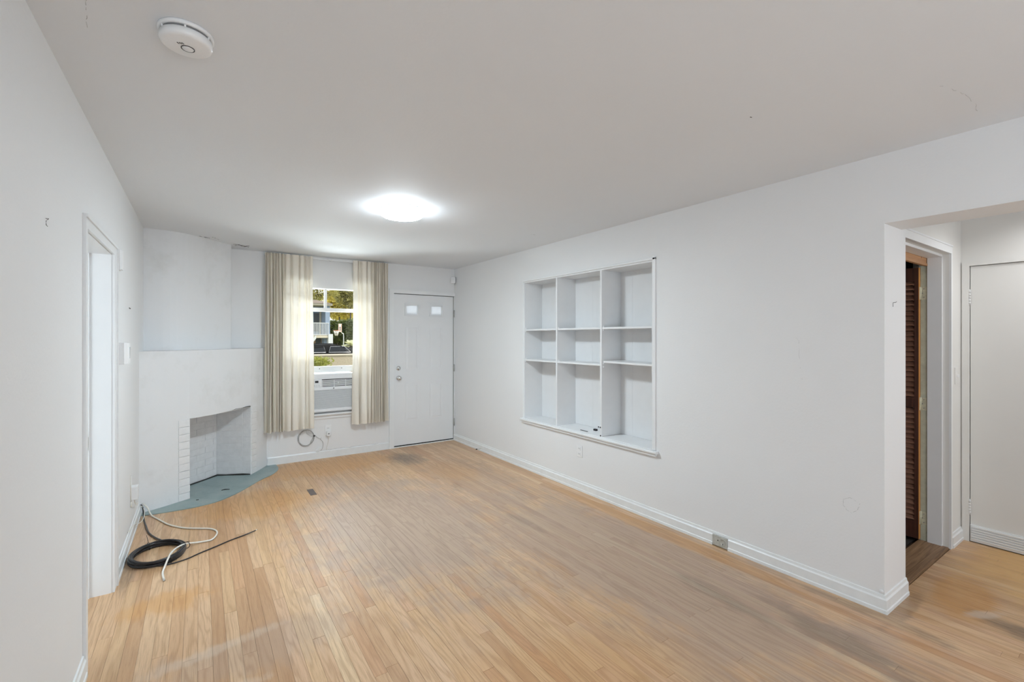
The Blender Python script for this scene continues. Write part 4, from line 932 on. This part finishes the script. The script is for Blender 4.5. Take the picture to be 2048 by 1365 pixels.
# ------------------------------------------------------------------ louvered door (open into the closet) and hall door
ld = thing('louvered_door', 'dark brown louvered wooden door standing open in the closet doorway', 'door', (4.25, 1.1, 0))
lx0, lx1, ly0, ly1, lz0, lz1 = 4.238, 4.270, 1.082, 1.78, 0.020, 1.958
m = MB(); m.box(lx0, lx1, ly0 + 0.0025, ly0 + 0.026, lz0, lz1); st = m.build('stile', 'louver_wood', ld)
m = MB(); m.box(lx0, lx1, ly0, ly0 + 0.0025, lz0, lz1); m.build('edge_strip', 'door_edge_wood', st)['label'] = 'raw orange wood edge'
m = MB(); m.box(lx0, lx1, ly1 - 0.100, ly1, lz0, lz1); m.build('stile', 'louver_wood', ld)
for z0, z1 in ((lz0, 0.145), (0.955, 1.03), (1.86, lz1)):
    m = MB(); m.box(lx0 + 0.002, lx1 - 0.002, ly0 + 0.026, ly1 - 0.100, z0, z1); m.build('rail', 'louver_wood', ld)
m = MB(); b_ = 0
m.v = []; c45, s45 = math.cos(R(38)), math.sin(R(38))
bm = bmesh.new(); bmesh.ops.create_cube(bm, size=1)
for v in bm.verts: v.co = Vector((v.co.x * 0.040, v.co.y * (ly1 - ly0 - 0.126), v.co.z * 0.007))
m.bm(bm, Matrix.Translation(((lx0 + lx1) / 2, (ly0 + ly1) / 2 - 0.037, 0)) @ Matrix.Rotation(R(-48), 4, 'Y')); s0 = m.build('slat', 'slat_wood', ld); base_loc = s0.location.copy()
zz = [0.165 + i * 0.0365 for i in range(22)] + [1.05 + i * 0.0365 for i in range(23)]
for i_, z in enumerate(zz):
    o = s0 if i_ == 0 else copy_part(s0, ld); o.location = base_loc + Vector((0, 0, z))
for z in (1.775, 0.985, 0.17):
    m = MB(); m.box(lx0 + 0.008, lx1, ly0 - 0.003, ly0 + 0.0005, z - 0.045, z + 0.045); m.box(GX1 - 0.0065, GX1 - 0.0035, 1.046, 1.080, z - 0.045, z + 0.045)
    m.tube([(GX1 - 0.009, 1.078, z - 0.047), (GX1 - 0.009, 1.078, z + 0.047)], 0.0055, 8); h_ = m.build('hinge', 'brass_hinge', ld)
    for dz in (-0.03, 0.0, 0.03):
        m = MB(); m.lathe([(0.0035, 0), (0.003, 0.001), (0, 0.001)], 8, Matrix.Translation((GX1 - 0.0065, 1.062 + (0.008 if dz == 0 else 0), z + dz)) @ Matrix.Rotation(R(-90), 4, 'Y')); m.build('screw', 'grey_plastic', h_)
m = MB(); m.box(XH + 0.004, XH + 0.040, HY0 + 0.004, HY1 - 0.004, 0.012, HZ - 0.004)
d2 = struct(m.build('door_2', 'hall_paint'), 'flush off-white hall door with ribbed strip along its foot', 'door')
for z in (1.747, 0.247):
    m = MB()
    for i_ in range(5): m.tube([(XH - 0.004, HY1 - 0.001, z - 0.050 + i_ * 0.020 + 0.001), (XH - 0.004, HY1 - 0.001, z - 0.050 + i_ * 0.020 + 0.019)], 0.0072, 10)
    m.tube([(XH - 0.004, HY1 - 0.001, z - 0.056), (XH - 0.004, HY1 - 0.001, z + 0.056)], 0.0052, 8)
    m.build('hinge', 'painted_hinge', d2)
for i_ in range(6):
    m = MB(); m.box(XH - 0.016, XH + 0.006, HY0 + 0.006, HY1 - 0.010, 0.022 + i_ * 0.0165, 0.022 + i_ * 0.0165 + 0.0105, 0.002); m.build('rib', 'trim_paint', d2)
m = MB(); m.box(XH - 0.006, XH + 0.005, HY0 + 0.004, HY1 - 0.004, 0.006, 0.122); m.build('kick_strip', 'trim_paint', d2)
m = MB(); m.box(XH + 0.041, XH + 0.07, HY0, HY1, 0.0, HZ); m.build('gap_shade_sheet', 'gap_dark', d2)  # near-black sheet behind the slab, its colour stands for shade in the gaps
m = MB(); m.box(XH - 0.010, XH, HY1, HY1 + 0.038, 0, HZ); m.box(XH - 0.010, XH, HY0 - 0.05, HY1 + 0.038, HZ, HZ + 0.03); m.box(XH - 0.010, XH, HY0 - 0.05, HY0, 0, HZ)
struct(m.build('trim_4', 'hall_paint'), 'narrow casing around the hall door', 'trim')

# ------------------------------------------------------------------ outdoors, seen through the window
GZ0 = -0.55
m = MB(); m.box(-60, 90, YF + 0.16, 140, GZ0 - 0.2, GZ0); struct(m.build('ground', 'grass_ground'), 'garden ground outside the window', 'ground')
m = MB(); m.box(-60, 90, 16.0, 30.0, GZ0, GZ0 + 0.01); struct(m.build('road', 'asphalt'), 'street asphalt beyond the garden wall', 'road')
# garden wall
WYo = 14.0; zt = atY(660, 709, WYo).z
gw = thing('garden_wall', 'low tan stucco garden wall outside the window', 'wall', (3, WYo, GZ0))
m = MB(); m.box(-8, 14, WYo, WYo + 0.2, GZ0, zt - 0.05); m.build('wall_body', 'stucco', gw)
m = MB(); m.box(-8, 14, WYo - 0.03, WYo + 0.23, zt - 0.05, zt, 0.012); m.build('coping', 'stucco_cap', gw)
# leaves
def leaves(name, mat, cen, rad, n, size, seed, parent, shell=0.55, drop=None):
    r_ = random.Random(seed); V = []; F = []; cen = Vector(cen)
    lumps = [(Vector((r_.gauss(0, 1), r_.gauss(0, 1), r_.gauss(0, 1))).normalized() * r_.uniform(0.35, 0.8), r_.uniform(0.28, 0.5)) for _ in range(26)]
    for i in range(n):
        lc, lr = r_.choice(lumps); d = Vector((r_.gauss(0, 1), r_.gauss(0, 1), r_.gauss(0, 1))).normalized()
        p = lc + d * lr * r_.uniform(shell, 1.0); p = cen + Vector((p.x * rad[0], p.y * rad[1], p.z * rad[2]))
        a = Vector((r_.gauss(0, 1), r_.gauss(0, 1), r_.gauss(0, .6))).normalized(); b = a.cross(Vector((r_.gauss(0, 1), r_.gauss(0, 1), r_.gauss(0, 1)))).normalized()
        s = size * r_.uniform(0.6, 1.3); k_ = len(V)
        V += [tuple(p - a * s), tuple(p + b * s * 0.45), tuple(p + a * s), tuple(p - b * s * 0.45)]; F.append((k_, k_ + 1, k_ + 2, k_ + 3))
    me = bpy.data.meshes.new(name); me.from_pydata(V, [], F); me.materials.append(M[mat]); o = bpy.data.objects.new(name, me); C.objects.link(o)
    o.parent = parent; o.matrix_parent_inverse = parent.matrix_world.inverted(); return o
def tree(label, u, v, Y, rad, mat, n, size, seed, group='trees across the street'):
    c_ = atY(u, v, Y); t = thing('tree', label, 'tree', (c_.x, Y, GZ0), group)
    lv = leaves('foliage', mat, c_, rad, n, size, seed, t); lv['kind'] = 'stuff'
    r_ = random.Random(seed + 50)
    m = MB(); m.tube(smooth_pts([(c_.x, Y, GZ0), (c_.x + r_.uniform(-.15, .15), Y, GZ0 + (c_.z - GZ0) * 0.5), (c_.x, Y, c_.z)], 4), [0.12 * (1 - 0.07 * i) for i in range(9)], 8); tk = m.build('trunk', 'bark', t)
    for i in range(5):
        a = r_.uniform(0, 6.28); d = Vector((math.cos(a) * rad[0] * .6, math.sin(a) * rad[1] * .6, r_.uniform(.1, .6) * rad[2])); b0 = Vector((c_.x, Y, c_.z - rad[2] * 0.45))
        m = MB(); m.tube([b0, b0 + d * 0.5 + Vector((0, 0, .1)), b0 + d], [0.10, 0.07, 0.03], 6); m.build('branch', 'bark', tk)
    return t
tree('bright yellow-green tree in the middle of the window view', 680, 606, 61, (2.8, 1.1, 2.7), 'leaf_yellow', 6500, 0.20, 1)
tree('olive tree with a dense crown at the top right of the window view', 699, 585, 57, (2.1, 1.1, 2.0), 'leaf_olive', 6500, 0.15, 2)
tree('sparse tree with sky between its leaves above the blue house', 636, 582, 47, (2.1, 1.0, 1.3), 'leaf_olive', 1700, 0.11, 3)
tree('dark green tree behind the basketball hoop', 672, 667, 54.4, (2.1, 0.9, 1.6), 'leaf_green', 6500, 0.19, 4)
tree('dark green tree at the right edge of the window view', 703, 667, 52.2, (1.8, 0.9, 1.7), 'leaf_green', 6500, 0.19, 6)
tree('tall green tree filling the background of the window view', 702, 622, 66, (3.6, 1.6, 2.9), 'leaf_olive', 7000, 0.22, 9)
tree('dark tree partly hidden by the left curtain', 622, 640, 52, (1.8, 1.4, 2.6), 'leaf_green', 4500, 0.20, 8)
# big pale leaves of a plant by the wall
c_ = atY(700, 672, 26); pt = thing('broadleaf_plant', 'pale broad-leaved plant at the right edge of the window view', 'plant', (c_.x, 26, GZ0))
r_ = random.Random(5)
for i_ in range(22):
    a = r_.uniform(0, 6.28); el = r_.uniform(-0.1, 0.9); d = Vector((math.cos(a) * math.cos(el), math.sin(a) * math.cos(el) * .6, math.sin(el))); side = d.cross(Vector((0, 0, 1))).normalized()
    b0 = c_ + Vector((0.05, 0, -0.55)); m = MB(); k_ = 0
    L_ = r_.uniform(0.5, 0.95); prof = [(0, .02), (.3, .10), (.6, .12), (.85, .07), (1, .005)]
    for t_, w_ in prof:
        q = b0 + d * L_ * t_ + Vector((0, 0, -0.35 * L_ * t_ * t_)); m.v += [tuple(q - side * w_), tuple(q + Vector((0, 0, -.02))), tuple(q + side * w_)]
    for j in range(len(prof) - 1):
        m.quadface([j * 3, j * 3 + 1, j * 3 + 4, j * 3 + 3]); m.quadface([j * 3 + 1, j * 3 + 2, j * 3 + 5, j * 3 + 4])
    m.build('leaf', 'leaf_pale', pt)
m = MB(); m.tube([(c_.x + .05, 26, GZ0), c_ + Vector((0.05, 0, -0.5))], 0.06, 8); m.build('stem', 'bark', pt)
# hedge
a = atY(615, 716, 10.6); b = atY(662, 716, 10.6)
hd = thing('hedge', 'clipped green hedge in front of the garden wall', 'hedge', ((a.x + b.x) / 2, 10.6, GZ0))
r_ = random.Random(12); V = []; F = []
for i in range(9000):
    p = Vector((r_.uniform(a.x - 1.2, b.x), 10.6 + r_.uniform(-0.35, 0.35), GZ0 + (r_.random() ** 0.6) * (a.z - GZ0)))
    if p.x > b.x - 0.1 and r_.random() < 0.6: continue
    d1_ = Vector((r_.gauss(0, 1), r_.gauss(0, 1), r_.gauss(0, 1))).normalized(); d2_ = d1_.cross(Vector((r_.gauss(0, 1), r_.gauss(0, 1), r_.gauss(0, 1)))).normalized(); s = r_.uniform(0.026, 0.045); k_ = len(V)
    V += [tuple(p - d1_ * s), tuple(p + d2_ * s * .6), tuple(p + d1_ * s), tuple(p - d2_ * s * .6)]; F.append((k_, k_ + 1, k_ + 2, k_ + 3))
me = bpy.data.meshes.new('hedge_foliage'); me.from_pydata(V, [], F); me.materials.append(M['leaf_hedge']); o = bpy.data.objects.new('foliage', me); C.objects.link(o); o.parent = hd; o.matrix_parent_inverse = hd.matrix_world.inverted(); o['kind'] = 'stuff'
m = MB(); m.box(a.x - 1.1, b.x - 0.08, 10.36, 10.84, GZ0, a.z - 0.22, 0.06); m.build('core', 'leaf_green', hd)
# parked car
CYo = 21.0; zr = atY(670, 689, CYo).z
xa, xz = atY(600, 700, CYo).x, atY(706, 700, CYo).x
car = thing('car', 'black parked car beyond the garden wall', 'car', (xa + 1.2, CYo, GZ0))
zb = atY(660, 704, CYo).z
x_r = xz + 0.05; x_f = x_r - 4.6
sidep = [(x_f, GZ0 + 0.45), (x_f + 0.05, zb - 0.20), (x_f + 1.2, zb), (x_f + 1.75, zr - 0.06), (x_f + 2.2, zr), (x_r - 0.95, zr), (x_r - 0.35, zr - 0.14), (x_r - 0.05, zb - 0.02), (x_r, zb - 0.3), (x_r + 0.02, GZ0 + 0.45)]
m = MB(); n = len(sidep)
for yy, ins in ((CYo - 0.9, 0), (CYo + 0.9, 0)): m.v += [(p[0], yy + (0.16 if p[1] > zb + 0.02 else 0) * (1 if yy < CYo else -1), p[1]) for p in sidep]
m.quadface(list(range(n))); m.quadface([n + i for i in reversed(range(n))])
for i in range(n): j = (i + 1) % n; m.quadface([i, j, n + j, n + i])
m.build('body', 'car_black', car)
yg = CYo - 0.84
u2 = atY(655, 700, CYo - 0.9).x
for qa, qb in ((x_f + 1.7, u2 - 0.12), (u2 + 0.05, x_r - 0.62)):
    m = MB(); zc = zr - 0.09; sl_ = 0.03 if qa < u2 else 0.22
    m.v += [(qa, CYo - 0.915, zb + 0.01), (qb + sl_, CYo - 0.915, zb + 0.01), (qb, CYo - 0.76, zc), (qa + 0.1, CYo - 0.76, zc), (qa, CYo - 0.90, zb + 0.01), (qb + sl_, CYo - 0.90, zb + 0.01), (qb, CYo - 0.74, zc), (qa + 0.1, CYo - 0.74, zc)]
    for q in ((0, 1, 2, 3), (7, 6, 5, 4), (0, 4, 5, 1), (1, 5, 6, 2), (2, 6, 7, 3), (3, 7, 4, 0)): m.quadface(q)
    wn = m.build('side_window', 'car_glass', car)
    m = MB(); m.tube([(qa, CYo - 0.92, zb), (qb + sl_ + 0.02, CYo - 0.92, zb), (qb, CYo - 0.765, zc + .01), (qa + 0.1, CYo - 0.765, zc + .01)], 0.007, 6, True); m.build('window_trim', 'chrome', wn)
for xx in (x_f + 0.9, x_r - 0.9):
    for yy in (CYo - 0.9, CYo + 0.70):
        m = MB(); m.tube([(xx, yy, GZ0 + 0.36), (xx, yy + 0.2, GZ0 + 0.36)], 0.36, 20); wh = m.build('wheel', 'black_rubber', car)
m = MB(); m.tube([(x_f + 2.3, CYo - 0.6, zr + 0.03), (x_r - 1.0, CYo - 0.6, zr + 0.03)], 0.02, 6); m.build('roof_rail', 'car_black', car)
# blue house with balcony and stairs
HYo = 38.0
def hx(u): return atY(u, 676, HYo).x
def hzv(v): return atY(650, v, HYo).z
ho = thing('house', 'blue-grey house with a white balcony rail across the street', 'house', (hx(630), HYo, GZ0))
fl_ = hzv(671); eave = hzv(612)
m = MB(); m.box(hx(570), hx(650), HYo + 1.6, HYo + 7, GZ0, eave); m.build('wall', 'house_blue', ho)
m = MB(); m.box(hx(651), hx(660), HYo, HYo + 0.45, fl_, eave); m.box(hx(651), hx(660.5), HYo + 0.4, HYo + 7, GZ0, eave); m.build('corner_pillar', 'house_blue', ho)
m = MB(); m.box(hx(647.3), hx(650.5), HYo + 1.45, HYo + 1.6, fl_, hzv(622)); m.build('door_trim', 'house_cream', ho)
m = MB(); m.box(hx(636), hx(646), HYo + 1.55, HYo + 1.62, hzv(663), hzv(625)); m.build('window', 'house_dark', ho)
m = MB(); m.box(hx(570), hx(662), HYo - 0.5, HYo + 7.3, eave, eave + 0.14); m.build('eave', 'house_cream', ho)
m = MB(); m.v = [(hx(568), HYo - 0.6, eave + .14), (hx(663), HYo - 0.6, eave + .14), (hx(663), HYo + 7.4, eave + .14), (hx(568), HYo + 7.4, eave + .14), (hx(590), HYo + 3.4, eave + .7), (hx(650), HYo + 3.4, eave + .7)]
for q in ((0, 1, 5, 4), (1, 2, 5), (2, 3, 4, 5), (3, 0, 4), (3, 2, 1, 0)): m.quadface(q)
m.build('roof', 'roof_brown', ho)
m = MB(); m.box(hx(618), hx(660), HYo - 0.1, HYo + 1.6, hzv(676.5), fl_, 0.02); m.build('balcony_floor', 'house_cream', ho)
m = MB(); m.box(hx(656), hx(665), HYo - 0.15, HYo + 0.5, GZ0, hzv(668.5)); m.build('stair_wall', 'house_white', ho)
rz0, rz1 = fl_ + 0.06, hzv(646)
m = MB(); m.box(hx(618), hx(658), HYo - 0.06, HYo, rz1 - 0.05, rz1); rl = m.build('balcony_rail', 'house_white', ho)
m = MB(); m.box(hx(618), hx(658), HYo - 0.06, HYo, rz0 - 0.03, rz0 + 0.02); m.build('bottom_rail', 'house_white', rl)
nb = 13
for i_ in range(nb):
    xx = hx(620 + i_ * 3.0); m = MB(); m.box(xx, xx + 0.045, HYo - 0.055, HYo - 0.01, rz0, rz1 - 0.03); m.build('baluster', 'house_white', rl)
m = MB(); m.v = []
s0_, s1_ = (hx(616), hzv(689)), (hx(631), hzv(670.5))
for yy in (HYo - 0.25, HYo - 0.1):
    m.v += [(s0_[0], yy, s0_[1]), (s1_[0], yy, s1_[1]), (s1_[0], yy, s1_[1] - 0.28), (s0_[0], yy, s0_[1] - 0.28)]
for q in ((0, 1, 2, 3), (7, 6, 5, 4), (0, 4, 5, 1), (1, 5, 6, 2), (2, 6, 7, 3), (3, 7, 4, 0)): m.quadface(q)
m.build('stair_stringer', 'house_white', ho)
m = MB(); m.box(hx(618), hx(639), HYo + 1.5, HYo + 1.61, GZ0, hzv(681)); m.build('garage_door', 'house_tan', ho)
m = MB(); m.box(hx(640), hx(648), HYo + 1.5, HYo + 1.61, GZ0, hzv(677)); m.build('entry', 'house_dark', ho)
m = MB(); m.box(hx(650.5), hx(655.5), HYo + 1.4, HYo + 1.61, GZ0, hzv(677)); m.build('side_panel', 'house_tan', ho)
# basketball hoop
BY = 50.0
bh = thing('basketball_hoop', 'basketball hoop on a curved pole across the street', 'basketball hoop', (atY(687, 680, BY).x, BY, GZ0))
a, b = atY(677, 648, BY), atY(683.5, 664.5, BY)
m = MB(); m.box(a.x, b.x, BY, BY + 0.06, b.z, a.z, 0.01); bb = m.build('backboard', 'net_white', bh)
m = MB(); ring(m, a.x + .03, b.x - .03, b.z + .03, a.z - .03, BY - 0.001, 0.035, 0.012); m.build('border', 'hoop_orange', bb)
m = MB(); ring(m, a.x + .10, b.x - .10, b.z + .15, b.z + .55, BY - 0.001, 0.04, 0.012); m.build('target_square', 'house_dark', bb)
hc = atY(671.5, 661.5, BY); m = MB(); rimp = [(hc.x + 0.28 * math.cos(t * math.pi / 12), BY - 0.25 + 0.28 * math.sin(t * math.pi / 12), hc.z) for t in range(24)]
m.tube(rimp, 0.02, 6, True); m.tube([(hc.x + 0.28, BY - 0.1, hc.z), (a.x + 0.1, BY, hc.z)], 0.02, 6); m.build('rim', 'hoop_orange', bh)
m = MB()
for t in range(12):
    a0 = t * math.pi / 6
    for s_ in (1, -1):
        m.tube([(hc.x + 0.27 * math.cos(a0), BY - 0.25 + 0.27 * math.sin(a0), hc.z), (hc.x + 0.18 * math.cos(a0 + s_ * .26), BY - 0.25 + 0.18 * math.sin(a0 + s_ * .26), hc.z - .3), (hc.x + 0.13 * math.cos(a0), BY - 0.25 + 0.13 * math.sin(a0), hc.z - .55)], 0.016, 4)
m.build('net', 'net_white', bh)
pp0 = atY(687.5, 690, BY); m = MB(); m.tube(smooth_pts([(pp0.x, BY + .1, GZ0), (pp0.x, BY + .1, atY(687, 672, BY).z), (atY(685, 667.5, BY).x, BY + .1, atY(685, 667.5, BY).z), (atY(681, 663, BY).x, BY + .06, atY(681, 663, BY).z)], 5), 0.05, 8); m.build('pole', 'steel', bh)
